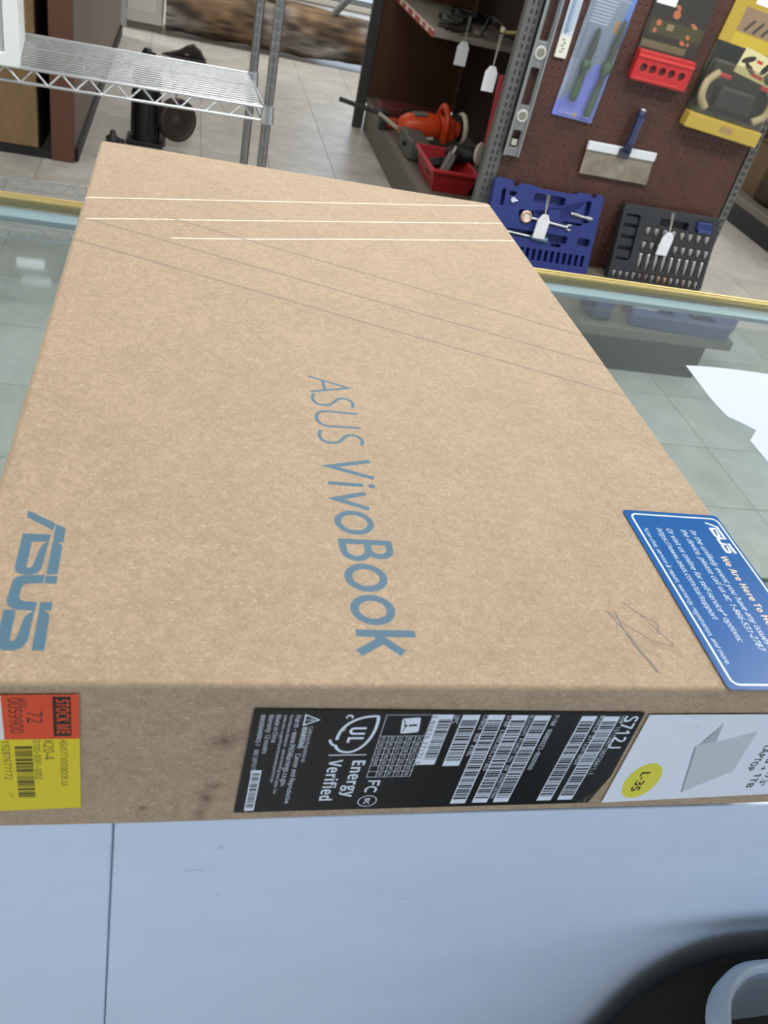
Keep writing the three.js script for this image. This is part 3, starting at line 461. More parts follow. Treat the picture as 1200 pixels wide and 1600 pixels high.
{
  const top = Y(0.52);
  wpart('upright', slottedUpright(1.056, 1.110, top, PEG), slotMetal, gon, 'slotted grey metal upright');
  wpart('upright', slottedUpright(2.030, 2.060, top, PEG), slotMetal, gon, 'slotted grey metal upright');
  const [face, holes] = pegPanel(36, 52, 0.0254); for (const g of [face, holes]) g.translate(1.1085, Y(-0.795), PEG);
  const pb = wpart('pegboard_panel', face, pegMat, gon, 'dark brown pegboard'); part('peg_holes', holes.translate(-gon.position.x, 0, -gon.position.z), pegRaw, pb).userData.kind = 'stuff';
  wpart('backing_board', bx(0.92, 1.33, 0.006, 1.566, Y(-0.13), PEG - 0.016), darkBoard, gon);
  wpart('end_deck', rb(0.86, 0.036, 0.53, 0.004, 1.508, Y(-0.803), -2.528), deckMat, gon); wpart('kick_panel', bx(0.79, Y(-0.82), 0.02, 1.475, Y(-0.82) / 2, -2.315), M(0x2c2c2c, 0.6), gon, 'dark recessed kick panel');
  wpart('kick_panel', bx(0.02, Y(-0.82), 0.46, 1.86, Y(-0.82) / 2, -2.555), M(0x2c2c2c, 0.6), gon);
  for (const [x0, x1, kx] of [[1.015, 1.50, 1.03], [1.56, 2.045, 2.03]]) {
    for (const [z0, z1] of [[-3.838, -2.825], [-4.93, -3.842]]) {
      wpart('deck', rb(x1 - x0, 0.03, z1 - z0 - 0.002, 0.003, (x0 + x1) / 2, Y(-0.80), (z0 + z1) / 2), deckMat, gon);
      wpart('kick_panel', rb(0.012, Y(-0.815), z1 - z0 - 0.003, 0.002, kx, Y(-0.815) / 2, (z0 + z1) / 2), kickMat, gon);
    }
  }
  wpart('spine_board', bx(0.02, top - 0.15, 2.08, 1.53, (top + 0.15) / 2, -3.88), darkBoard, gon);
  wpart('end_board', bx(0.515, top - 0.17, 0.012, 1.275, (top + 0.17) / 2, -4.945), farBoard, gon, 'brown board closing the far end');
  wpart('upright', [rb(0.055, top, 0.04, 0.003, 0.992, top / 2, -4.95), ...Array.from({ length: 40 }, (_, k) => bx(0.004, 0.016, 0.02, 0.9635, 0.1 + k * 0.035, -4.945))], M(0x4a4a48, 0.5, { metalness: 0.5 }), gon, 'dark far corner post');
  // shelf with a price rail, on the far bay
  const sh = wpart('shelf', rb(0.42, 0.028, 0.93, 0.004, 1.292, Y(-0.286), -4.46), M(0x8f8a80, 0.5), gon, 'grey shelf with red and white price rail');
  const rail = canvas(512, 32), rx = rail.getContext('2d'); rx.fillStyle = '#a5483c'; rx.fillRect(0, 0, 512, 32); rx.fillStyle = '#d9d2c6'; rx.fillRect(0, 0, 512, 7); for (const x of [60, 150, 250, 350, 420]) { rx.fillStyle = '#d8d0c4'; rx.fillRect(x, 8, 34, 20); }
  const rg = planarUV(bx(0.004, 0.032, 0.93, 1.079, Y(-0.286), -4.46), (x, y, z) => [(z + 4.925) / 0.93, (y - Y(-0.302)) / 0.032]); part('price_rail', rg.translate(-gon.position.x, 0, -gon.position.z), M(0xffffff, 0.5, { map: tex(rail) }), sh);
  wpart('shelf', rb(0.42, 0.028, 2.08, 0.004, 1.292, Y(0.20), -3.88), M(0x8f8a80, 0.5), gon);
}
const gon2 = thing('shelving_unit', 'second low shelving unit across the aisle, cut off by the right edge of the picture', 'shelving', [3.4, 0, -4.2]);
wpart('kick_panel', bx(0.02, Y(-0.85), 2.6, 3.14, Y(-0.85) / 2, -4.2), M(0x26282a, 0.6), gon2); wpart('deck', rb(0.5, 0.04, 2.6, 0.004, 3.375, Y(-0.835), -4.2), M(0x77736a, 0.5), gon2);
wpart('spine_board', bx(0.02, 1.2, 2.6, 3.62, Y(-0.25), -4.2), farBoard, gon2); wpart('shelf', rb(0.4, 0.03, 2.6, 0.004, 3.42, Y(-0.32), -4.2), M(0x6d675d, 0.5), gon2);
{
  const t = thing('fuel_can', 'round red can on the shelving at the right edge of the picture', 'can', [3.26, Y(-0.815), -4.02]);
  part('can_body', lathe([[0, 0], [0.085, 0], [0.09, 0.01], [0.09, 0.16], [0.075, 0.19], [0.03, 0.205], [0, 0.205]]), M(0xb0323a, 0.4), t); part('cap', cyl(0.02, 0.022, 0.03).translate(0, 0.215, 0), black, t);
  const b = thing('carton', 'dull tan carton on the far shelving behind the yellow package', 'box', [3.36, Y(-0.815), -4.52]); part('carton_body', rb(0.24, 0.26, 0.3, 0.006, 0, 0.13, 0), M(0x6a543a, 0.8), b); part('tape', bx(0.05, 0.002, 0.3, 0, 0.2605, 0), M(0x9a8a68, 0.4), b);
  const c = thing('tool_bag', 'dark brown tool bag on the shelving at the right, beside the red can', 'bag', [3.3, Y(-0.815), -4.26]); part('bag_body', rb(0.2, 0.13, 0.16, 0.03, 0, 0.065, 0), M(0x3a2b1c, 0.85), c); part('handle', tube([[-0.06, 0.12, 0], [-0.04, 0.17, 0], [0.04, 0.17, 0], [0.06, 0.12, 0]], 0.007), black, c);
}

// ---------------------------------------------------------------- price tags
function priceTag(label, x, y, z, len, w = 0.05, h = 0.082, group, back = 0) {   // x, y: middle of the card; string runs up by len
  const t = thing('price_tag', label, 'price tag', [x, Y(y), z], group);
  const s = shape([[-w / 2, -h / 2], [w / 2, -h / 2], [w / 2, h * 0.26], [w * 0.22, h / 2], [-w * 0.22, h / 2], [-w / 2, h * 0.26]]);
  part('tag_card', extrude(s, 0.0012, 0.0003), paperWhite, t); part('reinforcing_ring', new THREE.TorusGeometry(0.005, 0.0012, 6, 14).translate(0, h * 0.37, 0.0014), white, t);
  part('string', [rod([0, h * 0.36, 0.001], [0.004, h / 2 + len, back], 0.0009, 6), rod([0, h * 0.36, 0.001], [-0.004, h / 2 + len, back], 0.0009, 6)], M(0xc9c4ba, 0.8), t);
  return t;
}

// ---------------------------------------------------------------- tools on the pegboard end
{ // spirit level
  const L = 0.61, w = 0.058, t = thing('spirit_level', 'grey aluminium spirit level hanging beside the slotted upright', 'spirit level', [1.134, Y(-0.435), PEG + 0.004]);
  const s = rrect(-w / 2, 0, w, L, 0.003);
  const hole = (y, h, iw = 0.03) => s.holes.push(rrect(-iw / 2, y, iw, h, 0.006, THREE.Path));
  hole(0.030, 0.055); hole(0.166, 0.115); hole(0.360, 0.20);
  part('level_frame', extrude(s, 0.02, 0.002), M(0x8e9091, 0.42, { metalness: 0.75 }), t);
  part('edge_rail', [rb(0.008, L, 0.026, 0.002, -w / 2 + 0.004, L / 2, 0.013), rb(0.008, L, 0.026, 0.002, w / 2 - 0.004, L / 2, 0.013)], M(0xa2a4a5, 0.35, { metalness: 0.8 }), t);
  for (const y of [0.132, 0.326]) { const v = part('vial_holder', new THREE.TorusGeometry(0.0165, 0.005, 8, 24).translate(0, y, 0.021), M(0xb9bab6, 0.35), t); part('vial', cyl(0.013, 0.013, 0.008, 20).rotateX(Math.PI / 2).translate(0, y, 0.021), M(0x7e8176, 0.2), v); }
  part('vial_holder', rb(0.02, 0.02, 0.01, 0.002, 0, 0.045, 0.014), M(0xb0b3a0, 0.3), t);
}
function cardTex(w, h, f) { const c = canvas(w, h), x = c.getContext('2d'); f(x, w, h); return tex(c); }
const cardUV = (g, w, h) => planarUV(g, (x, y) => [(x + w / 2) / w, y / h]);
{ // narrow white pack
  const w = 0.041, h = 0.32, t = thing('ruler_pack', 'narrow white and blue packet hanging beside the spirit level', 'packet', [1.21, Y(-0.113), PEG + 0.003]);
  const m = M(0xffffff, 0.4, { map: cardTex(64, 512, (x) => { x.fillStyle = '#c7d2dc'; x.fillRect(0, 0, 64, 512); x.fillStyle = '#7e97b2'; x.fillRect(12, 60, 26, 340); x.fillStyle = '#aebfd0'; x.fillRect(30, 60, 14, 340); x.fillStyle = '#dfe0d4'; x.fillRect(0, 410, 64, 102); x.fillStyle = '#77776a'; for (let i = 0; i < 5; i++) x.fillRect(18 + (i % 2) * 8, 424 + i * 14, 16, 7); }) });
  part('packet_card', cardUV(extrude(rrect(-w / 2, 0, w, h, 0.003), 0.006, 0.001), w, h), m, t); part('clear_sleeve', rb(w * 0.7, h * 0.6, 0.008, 0.003, 0, h * 0.56, 0.009), M(0xf2f6fa, 0.1, { transmission: 0.9, thickness: 0 }), t);
  part('hang_hook', rod([0, h - 0.012, -0.004], [0, h - 0.012, 0.05], 0.003), chrome, t);
}
{ // blister card with two green-handled tools
  const w = 0.152, h = 0.46, t = thing('blister_pack', 'blue and grey blister card holding two green-handled tools', 'packet', [1.317, Y(-0.286), PEG + 0.003]);
  t.rotation.z = -0.045;
  const m = M(0xffffff, 0.3, { map: cardTex(256, 768, (x, W, H) => {
    x.fillStyle = '#8592a0'; x.fillRect(0, 0, W, H); x.fillStyle = '#7f87d8'; x.beginPath(); x.moveTo(0, H); x.lineTo(W, H); x.lineTo(W, 470); x.lineTo(150, 470); x.quadraticCurveTo(95, 640, 0, 690); x.closePath(); x.fill();
    x.fillStyle = '#98a1b4'; x.beginPath(); x.moveTo(0, 690); x.quadraticCurveTo(30, 640, 50, 470); x.lineTo(0, 470); x.closePath(); x.fill();
    x.fillStyle = '#5d86cf'; x.beginPath(); x.moveTo(W, 0); x.lineTo(W, 380); x.lineTo(W - 40, 330); x.lineTo(W - 26, 0); x.closePath(); x.fill();
    x.fillStyle = '#b08c5e'; x.fillRect(180, 250, 30, 60); x.fillRect(120, H - 34, 26, 26); x.fillStyle = '#c9d0d6'; for (let i = 0; i < 9; i++) x.fillRect(26, 150 + i * 16, 100 + (i * 37) % 40, 5);
  }) });
  part('packet_card', cardUV(extrude(rrect(-w / 2, 0, w, h, 0.004), 0.004, 0.001), w, h), m, t);
  const green = M(0x3f5f41, 0.5), olive = M(0x3b4536, 0.55);
  for (const [x, y, k, tilt] of [[-0.028, 0.055, 0.78, -0.04], [0.042, 0.018, 1.05, -0.05]]) {
    const b = part('hand_tool', lathe([[0, 0], [0.010, 0.003], [0.0125, 0.03], [0.0105, 0.10], [0.009, 0.125], [0.0165, 0.14], [0.0165, 0.155], [0.010, 0.165], [0.012, 0.22], [0.006, 0.285], [0, 0.29]].map(([r, q]) => [r, q * k]), 16), olive, t, 'dark green handled tool'); b.position.set(x, y, 0.018); b.rotation.z = tilt;
    part('collar', lathe([[0.0105, 0.128], [0.0175, 0.14], [0.0175, 0.156], [0.011, 0.166]].map(([r, q]) => [r * 1.02, q * k]), 16), green, b); part('grip', lathe([[0, -0.0005], [0.0115, 0.004], [0.0135, 0.03], [0.0115, 0.095]].map(([r, q]) => [r, q * k]), 16), green, b);
  }
  part('clear_blister', rb(w * 0.86, h * 0.80, 0.034, 0.012, 0, h * 0.42, 0.02), M(0xf2f5fa, 0.12, { transmission: 0.96, thickness: 0 }), t);
  part('hang_hook', rod([0, h - 0.02, -0.004], [0, h - 0.02, 0.07], 0.003), chrome, t);
}
{ // red bit set
  const t = thing('bit_set', 'red plastic bit set on a dark printed card', 'packet', [1.566, Y(-0.13), PEG + 0.003]); t.rotation.z = -0.03;
  const w = 0.212, h = 0.29;
  const m = M(0xffffff, 0.4, { map: cardTex(256, 352, (x, W, H) => { x.fillStyle = '#35322c'; x.fillRect(0, 0, W, H); x.fillStyle = '#47462f'; x.fillRect(20, 130, 236, 50); x.fillStyle = '#6a6448'; x.fillRect(8, 206, 200, 26); x.fillStyle = '#b36a48'; for (const [a, b, c, d] of [[96, 86, 34, 30], [40, 130, 22, 22], [36, 160, 16, 18], [186, 118, 34, 14], [184, 158, 20, 16], [166, 182, 26, 16], [198, 184, 14, 14], [96, 70, 28, 14]]) { x.beginPath(); x.ellipse(a + c / 2, b + d / 2, c / 2, d / 2, 0.4, 0, 7); x.fill(); } x.fillStyle = '#8a7a58'; x.fillRect(90, 138, 30, 22); }) });
  part('packet_card', cardUV(extrude(rrect(-w / 2, 0, w, h, 0.004), 0.006, 0.001), w, h), m, t);
  const s = rrect(-w / 2, 0, w, 0.093, 0.006), cx = [-0.072, -0.038, -0.002, 0.034, 0.072]; for (const x of cx) s.holes.push(new THREE.Path().absarc(x, 0.042, 0.0125, 0, Math.PI * 2, true));
  const red = M(0xb62a2c, 0.35), bodyR = part('red_case', extrude(s, 0.03, 0.003), red, t); bodyR.position.z = 0.006;
  part('case_rim', [rb(w, 0.010, 0.008, 0.003, 0, 0.074, 0.036), rb(w * 0.8, 0.006, 0.008, 0.002, -0.01, 0.008, 0.034)], M(0xc23a36, 0.3), t);
  for (const x of cx) part('bit_tip', cyl(0.0115, 0.0115, 0.02, 14).rotateX(Math.PI / 2).translate(x, 0.042, 0.016), M(0x4a3430, 0.5), t);
  part('white_sticker', bx(0.07, 0.036, 0.001, -0.064, 0.243, 0.0068), paperWhite, t);
}
{ // yellow pack
  const w = 0.305, h = 0.47, t = thing('tool_pack', 'large yellow and dark package with pale clamps at the top right', 'packet', [1.862, Y(-0.245), PEG + 0.003]); t.rotation.z = -0.085;
  const m = M(0xffffff, 0.4, { map: cardTex(384, 592, (x, W, H) => {
    x.fillStyle = '#33342c'; x.fillRect(0, 0, W, H); x.fillStyle = '#b49a3c'; x.fillRect(0, 0, W, 250); x.fillStyle = '#8f7a62'; x.fillRect(60, 110, 300, 90); x.fillStyle = '#4a423a'; for (let i = 0; i < 6; i++) { x.save(); x.translate(110 + i * 44, 170); x.rotate(0.6); x.fillRect(-6, -28, 13, 56); x.restore(); } x.fillStyle = '#c4ab3e'; x.fillRect(60, 205, 200, 46); x.fillStyle = '#2c302c'; x.fillRect(0, 250, W, 290);
    x.fillStyle = '#d8cf9e'; x.save(); x.translate(250, 300); x.rotate(0.09); x.fillRect(-110, -48, 260, 100); x.fillStyle = '#37332c'; for (const [a, b, c, d, e] of [[-70, -10, 34, 12, -0.5], [-40, 20, 40, 10, 0.4], [30, -8, 14, 34, 0.5], [70, 20, 30, 24, 0.2], [100, -24, 30, 10, 0.6]]) { x.beginPath(); x.ellipse(a, b, c, d, e, 0, 7); x.fill(); } x.fillStyle = '#b9463c'; x.fillRect(-20, 26, 60, 14); x.fillRect(-30, -24, 30, 12); x.restore();
  }) });
  part('packet_card', cardUV(extrude(rrect(-w / 2, 0, w, h, 0.004), 0.006, 0.001), w, h), m, t);
  part('yellow_tray', rb(w, 0.05, 0.045, 0.005, 0, 0.025, 0.026), M(0xb59d45, 0.45), t); part('tray_print', [bx(0.05, 0.02, 0.001, 0.01, 0.026, 0.049)], M(0x9c8358, 0.5), t);
  const clampM = M(0xb3a682, 0.5), arc = (s) => tube([[s * 0.10, 0.072, 0.03], [s * 0.132, 0.10, 0.034], [s * 0.136, 0.15, 0.034], [s * 0.105, 0.185, 0.03]], 0.013, 10, 20);
  for (const s of [-1, 1]) { const c = part('clamp_arm', arc(s), clampM, t, 'pale curved clamp arm'); part('red_tip', rb(0.045, 0.014, 0.012, 0.004, s * 0.085, 0.180, 0.04).rotateZ(0), M(0xb02c3c, 0.4), c); }
  part('dark_body', rb(0.15, 0.075, 0.03, 0.014, 0, 0.115, 0.024), M(0x24262a, 0.5), t);
  part('clear_window', rb(w * 0.94, 0.17, 0.044, 0.01, 0, 0.137, 0.028), M(0xf4f4ee, 0.12, { transmission: 0.96, thickness: 0 }), t);
  part('white_sticker', bx(0.062, 0.036, 0.001, -0.05, 0.415, 0.0068), paperWhite, t);
}
{ // wide taping knife
  const t = thing('taping_knife', 'wide steel taping knife with dark blue handle hanging on the pegboard', 'knife', [1.538, Y(-0.453), PEG + 0.012]);
  part('blade', extrude(shape([[-0.131, 0], [0.139, -0.0005], [0.132, 0.082], [-0.134, 0.082]]), 0.002, 0.0004), M(0xffffff, 0.5, { metalness: 0.55, map: tex(speckle(256, 128, [150, 143, 128], 0.25, 91, [3, 12, 60])) }), t, 'worn grey steel blade');
  part('back_rail', rb(0.268, 0.030, 0.012, 0.003, -0.001, 0.097, 0.002), M(0xdfe6ea, 0.35, { metalness: 0.2 }), t, 'bright back rail');
  part('bracket', rb(0.044, 0.032, 0.016, 0.004, 0.006, 0.092, 0.008), M(0x5a5f6a, 0.35, { metalness: 0.7 }), t);
  const h = part('handle', lathe([[0, 0], [0.018, 0.002], [0.0155, 0.03], [0.0125, 0.06], [0.0145, 0.10], [0.0155, 0.128], [0.013, 0.14], [0, 0.142]].map(([r, y]) => [r, y]), 20), M(0x232b4c, 0.28), t, 'dark blue handle'); h.position.set(0.006, 0.098, 0.02); h.rotation.z = -0.05;
  part('end_cap', lathe([[0, 0.139], [0.0125, 0.139], [0.012, 0.147], [0.006, 0.15], [0, 0.15]], 16), M(0xb9bcc4, 0.3, { metalness: 0.8 }), h, 'metal end cap');
  part('grip_rib', [-0.5, 0.1, 0.7].map((a) => rod([0.0147 * Math.sin(a), 0.035, 0.0147 * Math.cos(a)], [0.0147 * Math.sin(a), 0.12, 0.0147 * Math.cos(a)], 0.0016)), M(0x5a6490, 0.3), h);
  part('hang_hook', rod([0.012, 0.226, -0.014], [0.012, 0.226, 0.02], 0.003), chrome, t);
}
// ---------------------------------------------------------------- open tool cases leaning on the pegboard
function toolCase(name, label, w, h, color, xMid, outline, slots, parts) {
  const t = thing(name, label, 'tool case', [xMid, Y(-0.785), -2.690]); t.rotation.x = -0.27;
  const m = M(color, 0.5), s = outline;
  for (const [x, y, sw, sh2] of slots) s.holes.push(rrect(x, y, sw, sh2, Math.min(sw, sh2) * 0.2, THREE.Path));
  part('tray', new THREE.ExtrudeGeometry(s, { depth: 0.022, bevelEnabled: true, bevelThickness: 0.003, bevelSize: 0.002, bevelOffset: -0.002, bevelSegments: 2, curveSegments: 4 }).translate(0, 0, -0.025), m, t);
  part('back_shell', rb(w - 0.008, h - 0.03, 0.02, 0.006, 0, h / 2 - 0.01, -0.037), m, t);
  t.updateMatrixWorld(); return t;
}
const inCase = (c, name, label, cat, x, y, z, group) => { const p = c.localToWorld(V(x, y, z)); const t = thing(name, label, cat, [p.x, p.y, p.z], group); t.rotation.x = c.rotation.x; return t; };
{
  const w = 0.425, h = 0.285, H2 = w / 2;
  const o = shape([[-H2 + 0.01, 0], [H2 - 0.01, 0], [H2, 0.01], [H2, h - 0.006], [H2 - 0.012, h], [H2 - 0.03, h], [H2 - 0.034, h - 0.012], [H2 - 0.05, h - 0.014], [H2 - 0.054, h - 0.002], [H2 - 0.10, h - 0.004], [H2 - 0.11, h - 0.012], [-0.03, h - 0.012], [-0.07, h - 0.004], [-0.12, h - 0.006], [-0.125, h - 0.018], [-0.14, h - 0.018], [-0.145, h], [-H2 + 0.012, h + 0.004], [-H2, h - 0.008], [-H2, 0.01]]);
  const sl = [[-0.055, 0.225, 0.12, 0.030], [-0.178, 0.198, 0.013, 0.055], [0.148, 0.182, 0.020, 0.075], [0.012, 0.16, 0.045, 0.050], [-0.10, 0.172, 0.055, 0.022], [0.058, 0.17, 0.09, 0.008], [0.148, 0.102, 0.048, 0.026], [-0.13, 0.10, 0.235, 0.026], [0.045, 0.085, 0.04, 0.012], [-0.15, 0.235, 0.025, 0.014]];
  for (let k = 0; k < 16; k++) sl.push([-0.19 + k * 0.0245, 0.028, 0.012, 0.040]);
  const c = toolCase('tool_case', 'open bright blue tool case standing against the pegboard, a wrench in it', w, h, 0x1e2d74, 1.312, o, sl);
  const wr = inCase(c, 'ratchet_wrench', 'chrome ratchet wrench with a round head in the blue tool case', 'wrench', -0.072, 0.173, 0.004);
  part('round_head', [new THREE.TorusGeometry(0.017, 0.006, 10, 24), cyl(0.012, 0.012, 0.006, 16).rotateX(Math.PI / 2)], M(0xd2b8a2, 0.28, { metalness: 1 }), wr); part('shaft', rod([0.02, -0.002, 0], [0.165, -0.014, 0], 0.0055), chrome, wr); part('jaw', new THREE.TorusGeometry(0.009, 0.004, 8, 14, 4.6).rotateZ(0.9).translate(0.172, -0.0145, 0), chrome, wr);
  const sd = inCase(c, 'screwdriver', 'long screwdriver with clear blue-grey handle in the blue tool case', 'screwdriver', -0.10, 0.112, 0.002);
  part('shaft', rod([-0.05, 0.004, 0], [0.07, -0.004, 0], 0.004), chrome, sd); part('handle', rod([0.065, -0.004, 0], [0.125, -0.009, 0], 0.010, 14), M(0x5f7f9a, 0.2), sd);
  const bar = inCase(c, 'extension_bar', 'short knurled chrome extension bar at the top right of the blue tool case', 'bar', 0.093, 0.205, 0.005); part('bar_body', [rod([0, 0.003, 0], [0.084, -0.006, 0], 0.006, 12), rod([0.06, -0.003, 0], [0.086, -0.006, 0], 0.0085, 12)], chrome, bar); part('knurled_ring', rod([0.01, 0.002, 0], [0.03, 0, 0], 0.0078, 12), steel, bar);
  const bit = inCase(c, 'socket_adapter', 'small chrome adapter at the top left of the blue tool case', 'socket', -0.135, 0.222, 0.004); part('adapter_body', [cyl(0.009, 0.009, 0.012, 14).rotateX(Math.PI / 2), rod([0, 0, 0], [0.016, -0.002, 0], 0.006)], chrome, bit);
  const p = c.localToWorld(V(-0.014, 0.16, 0.016)); priceTag('white price tag tied over the bright blue tool case', p.x, p.y - T - 0.008, p.z + 0.012, 0.06, 0.046, 0.088, undefined, -0.028);
}
{
  const w = 0.405, h = 0.275, o = rrect(-w / 2, 0, w, h, 0.018);
  const sl = [[-0.19, 0.075, 0.062, 0.165], [-0.045, 0.213, 0.12, 0.028], [0.105, 0.215, 0.07, 0.040]];
  const rows = [[8, -0.085, 0.0360, 0.176, 0.014, 0.030, 0.0105, 0.026, 'upper row'], [9, -0.088, 0.0335, 0.124, 0.014, 0.030, 0.0100, 0.026, 'second row'], [9, -0.088, 0.0330, 0.052, 0.013, 0.060, 0.0085, 0.056, 'row of deep sockets'], [14, -0.180, 0.0272, 0.010, 0.011, 0.028, 0.0078, 0.024, 'bottom row']];
  for (const [n, x, d, y, sw, sh] of rows) for (let k = 0; k < n; k++) sl.push([x + k * d - sw / 2 - 0.003, y, sw + 0.006, sh]);
  const c = toolCase('tool_case', 'open black tool case full of sockets standing at the right of the pegboard', w, h, 0x26292d, 1.815, o, sl);
  for (let k = 0; k < 4; k++) part('tray_divider', rb(0.058, 0.030, 0.012, 0.003, -0.159, 0.097 + k * 0.041, -0.017), M(0x23262a, 0.55), c);
  const bits = { 7: 0xcaa88e, 8: 0xcaa88e, 11: 0xb8a294, 4: 0x8f8684, 5: 0x9c8d84 };
  rows.forEach(([n, x, d, y, sw, sh, r, len, nm], ri) => {
    const proto = inCase(c, 'socket', `small dark chrome socket in the ${nm} of the black tool case`, 'socket', x, y + sh / 2, -0.006, `sockets in the ${nm} of the black tool case`);
    const mm = M(0xb4aeaa, 0.34, { metalness: 0.9 });
    part('barrel', lathe([[r * 0.55, len * 0.35], [r * 0.6, len / 2], [r * 0.95, len / 2], [r, len * 0.42], [r, -len * 0.05], [r * 0.8, -len * 0.15], [r * 0.8, -len / 2], [0, -len / 2]], 14), mm, proto); part('drive_hole', cyl(r * 0.56, r * 0.56, 0.004, 6).translate(0, len * 0.34, 0), black, proto);
    for (let k = 1; k < n; k++) { const s = proto.clone(); s.name = numbered('socket'); const p = c.localToWorld(V(x + k * d, y + sh / 2, -0.006)); s.position.copy(p); scene.add(s); if (ri === 3 && bits[k]) { s.children[0].material = M(bits[k], 0.3, { metalness: 0.9 }); s.userData.label = 'bright coppery socket in the bottom row of the black tool case'; s.userData.group = 'bright sockets in the bottom row of the black tool case'; } }
  });
  const ra = inCase(c, 'socket_ratchet', 'dark blue ratchet head in the top right corner of the black tool case', 'ratchet', 0.14, 0.236, -0.002);
  part('head', rb(0.066, 0.036, 0.02, 0.008), M(0x1c2c66, 0.4), ra); part('ribs', Array.from({ length: 6 }, (_, k) => bx(0.004, 0.014, 0.003, -0.02 + k * 0.009, -0.016, 0.011)), M(0x4a5f9a, 0.4), ra);
  const p = c.localToWorld(V(-0.018, 0.16, 0.018)); priceTag('white price tag tied over the black socket case', p.x, p.y - T, p.z + 0.012, 0.062, 0.046, 0.088, undefined, -0.03);
}
{ // blue case lying open on the end deck, seen through the glass
  const t = thing('tool_case', 'dark blue tool case lying flat on the low deck, seen through the glass', 'tool case', [1.755, Y(-0.785), -2.385]); t.rotation.y = -0.10;
  const m = M(0x2b4274, 0.4), s = shape([[-0.21, -0.115], [0.15, -0.115], [0.235, 0.0], [0.21, 0.115], [-0.17, 0.115]]);
  for (const [x, y, w2, h2] of [[-0.15, 0.02, 0.12, 0.05], [0.0, 0.02, 0.15, 0.05], [-0.14, -0.07, 0.1, 0.05], [0.02, -0.07, 0.1, 0.05]]) s.holes.push(rrect(x, y, w2, h2, 0.01, THREE.Path));
  part('tray', extrude(s, 0.045, 0.004).rotateX(-Math.PI / 2), m, t); part('tray_floor', bx(0.34, 0.004, 0.2, 0, 0.006, 0), m, t);
  const brightMetal = M(0xe3e7ea, 0.35, { metalness: 0.4 });
  const mk = (label, x, z, l, r, ang) => { const b = thing('drill_bit', label, 'drill bit', [1.755 + x, Y(-0.785) + 0.047, -2.385 + z]); b.rotation.y = ang; r *= 1.5; b.position.y += 0.004; part('shank', rod([-l / 2, 0, 0], [l * 0.1, 0, 0], r, 12), brightMetal, b); part('tip', rod([l * 0.08, 0, 0], [l / 2, 0, 0], r * 1.35, 12), brightMetal, b); };
  mk('silver bit on the flat dark blue case, nearest its left end', -0.155, 0.040, 0.09, 0.008, 0.05); mk('silver bit on the flat dark blue case, near its middle', -0.01, -0.004, 0.10, 0.008, -0.1); mk('silver bit on the flat dark blue case, nearest its right corner', 0.10, 0.018, 0.11, 0.008, 0.12);
  const u = thing('blue_pouch', 'small dull blue pouch on the low deck, seen through the glass beside the box', 'pouch', [1.43, Y(-0.785), -2.36]); part('pouch_body', rb(0.075, 0.06, 0.13, 0.018, 0, 0.03, 0), M(0x2f4366, 0.8), u); part('flap', rb(0.078, 0.012, 0.06, 0.005, 0, 0.060, 0.03), M(0x35496c, 0.8), u);
}

// ---------------------------------------------------------------- goods on the left side of the shelving unit
const DK = -0.785;
{
  const orange = M(0xd2481c, 0.38), t = thing('angle_polisher', 'orange angle polisher with a pale round pad lying on the low shelf', 'power tool', [1.15, Y(DK) + 0.088, -4.1]); t.scale.setScalar(1.12); t.rotation.y = 0.10; t.rotation.z = 0.10;
  part('motor_body', lathe([[0, -0.105], [0.035, -0.10], [0.052, -0.07], [0.056, 0.02], [0.050, 0.06], [0.046, 0.07], [0, 0.07]], 26).rotateZ(-Math.PI / 2), orange, t);
  part('gear_head', [rb(0.07, 0.095, 0.095, 0.018, 0.105, -0.004, 0), cyl(0.03, 0.034, 0.05).rotateZ(Math.PI / 2).translate(0.145, -0.01, 0)], orange, t);
  part('loop_handle', tube([[0.085, -0.05, 0.055], [0.09, 0.03, 0.062], [0.092, 0.075, 0.03], [0.092, 0.082, -0.01], [0.09, 0.03, -0.06]], 0.014, 10, 30), M(0xc9401a, 0.4), t, 'orange loop handle');
  const pad = part('polishing_pad', lathe([[0, 0], [0.055, 0], [0.064, 0.006], [0.066, 0.014], [0.062, 0.024], [0, 0.026]], 32).rotateZ(-Math.PI / 2).translate(0.168, -0.004, 0), M(0xd3cbba, 0.85), t, 'pale fibre pad'); part('backing_plate', lathe([[0, -0.004], [0.05, -0.004], [0.056, 0.002], [0, 0.003]], 28).rotateZ(-Math.PI / 2).translate(0.166, -0.004, 0), black, pad);
  part('grey_vent', rb(0.06, 0.01, 0.05, 0.004, -0.02, 0.052, 0.01), M(0x6a6562, 0.6), t); part('name_plate', rb(0.06, 0.014, 0.004, 0.001, 0.01, -0.036, 0.044), M(0xd9d6d2, 0.5), t, 'white plate');
  const u = thing('angle_polisher', 'black polisher with a pale round pad, half hidden behind the slotted upright', 'power tool', [1.245, Y(DK) + 0.118, -3.60]); u.scale.setScalar(0.85); u.rotation.y = -0.8; u.rotation.z = 0.2;
  part('motor_body', lathe([[0, -0.12], [0.03, -0.115], [0.042, -0.06], [0.044, 0.04], [0, 0.05]], 22).rotateZ(-Math.PI / 2), black, u); part('polishing_pad', lathe([[0, 0], [0.055, 0], [0.06, 0.008], [0.055, 0.02], [0, 0.022]], 28).rotateZ(-Math.PI / 2).translate(0.07, 0.012, 0), M(0xcfc6b4, 0.85), u, 'pale fibre pad');
}
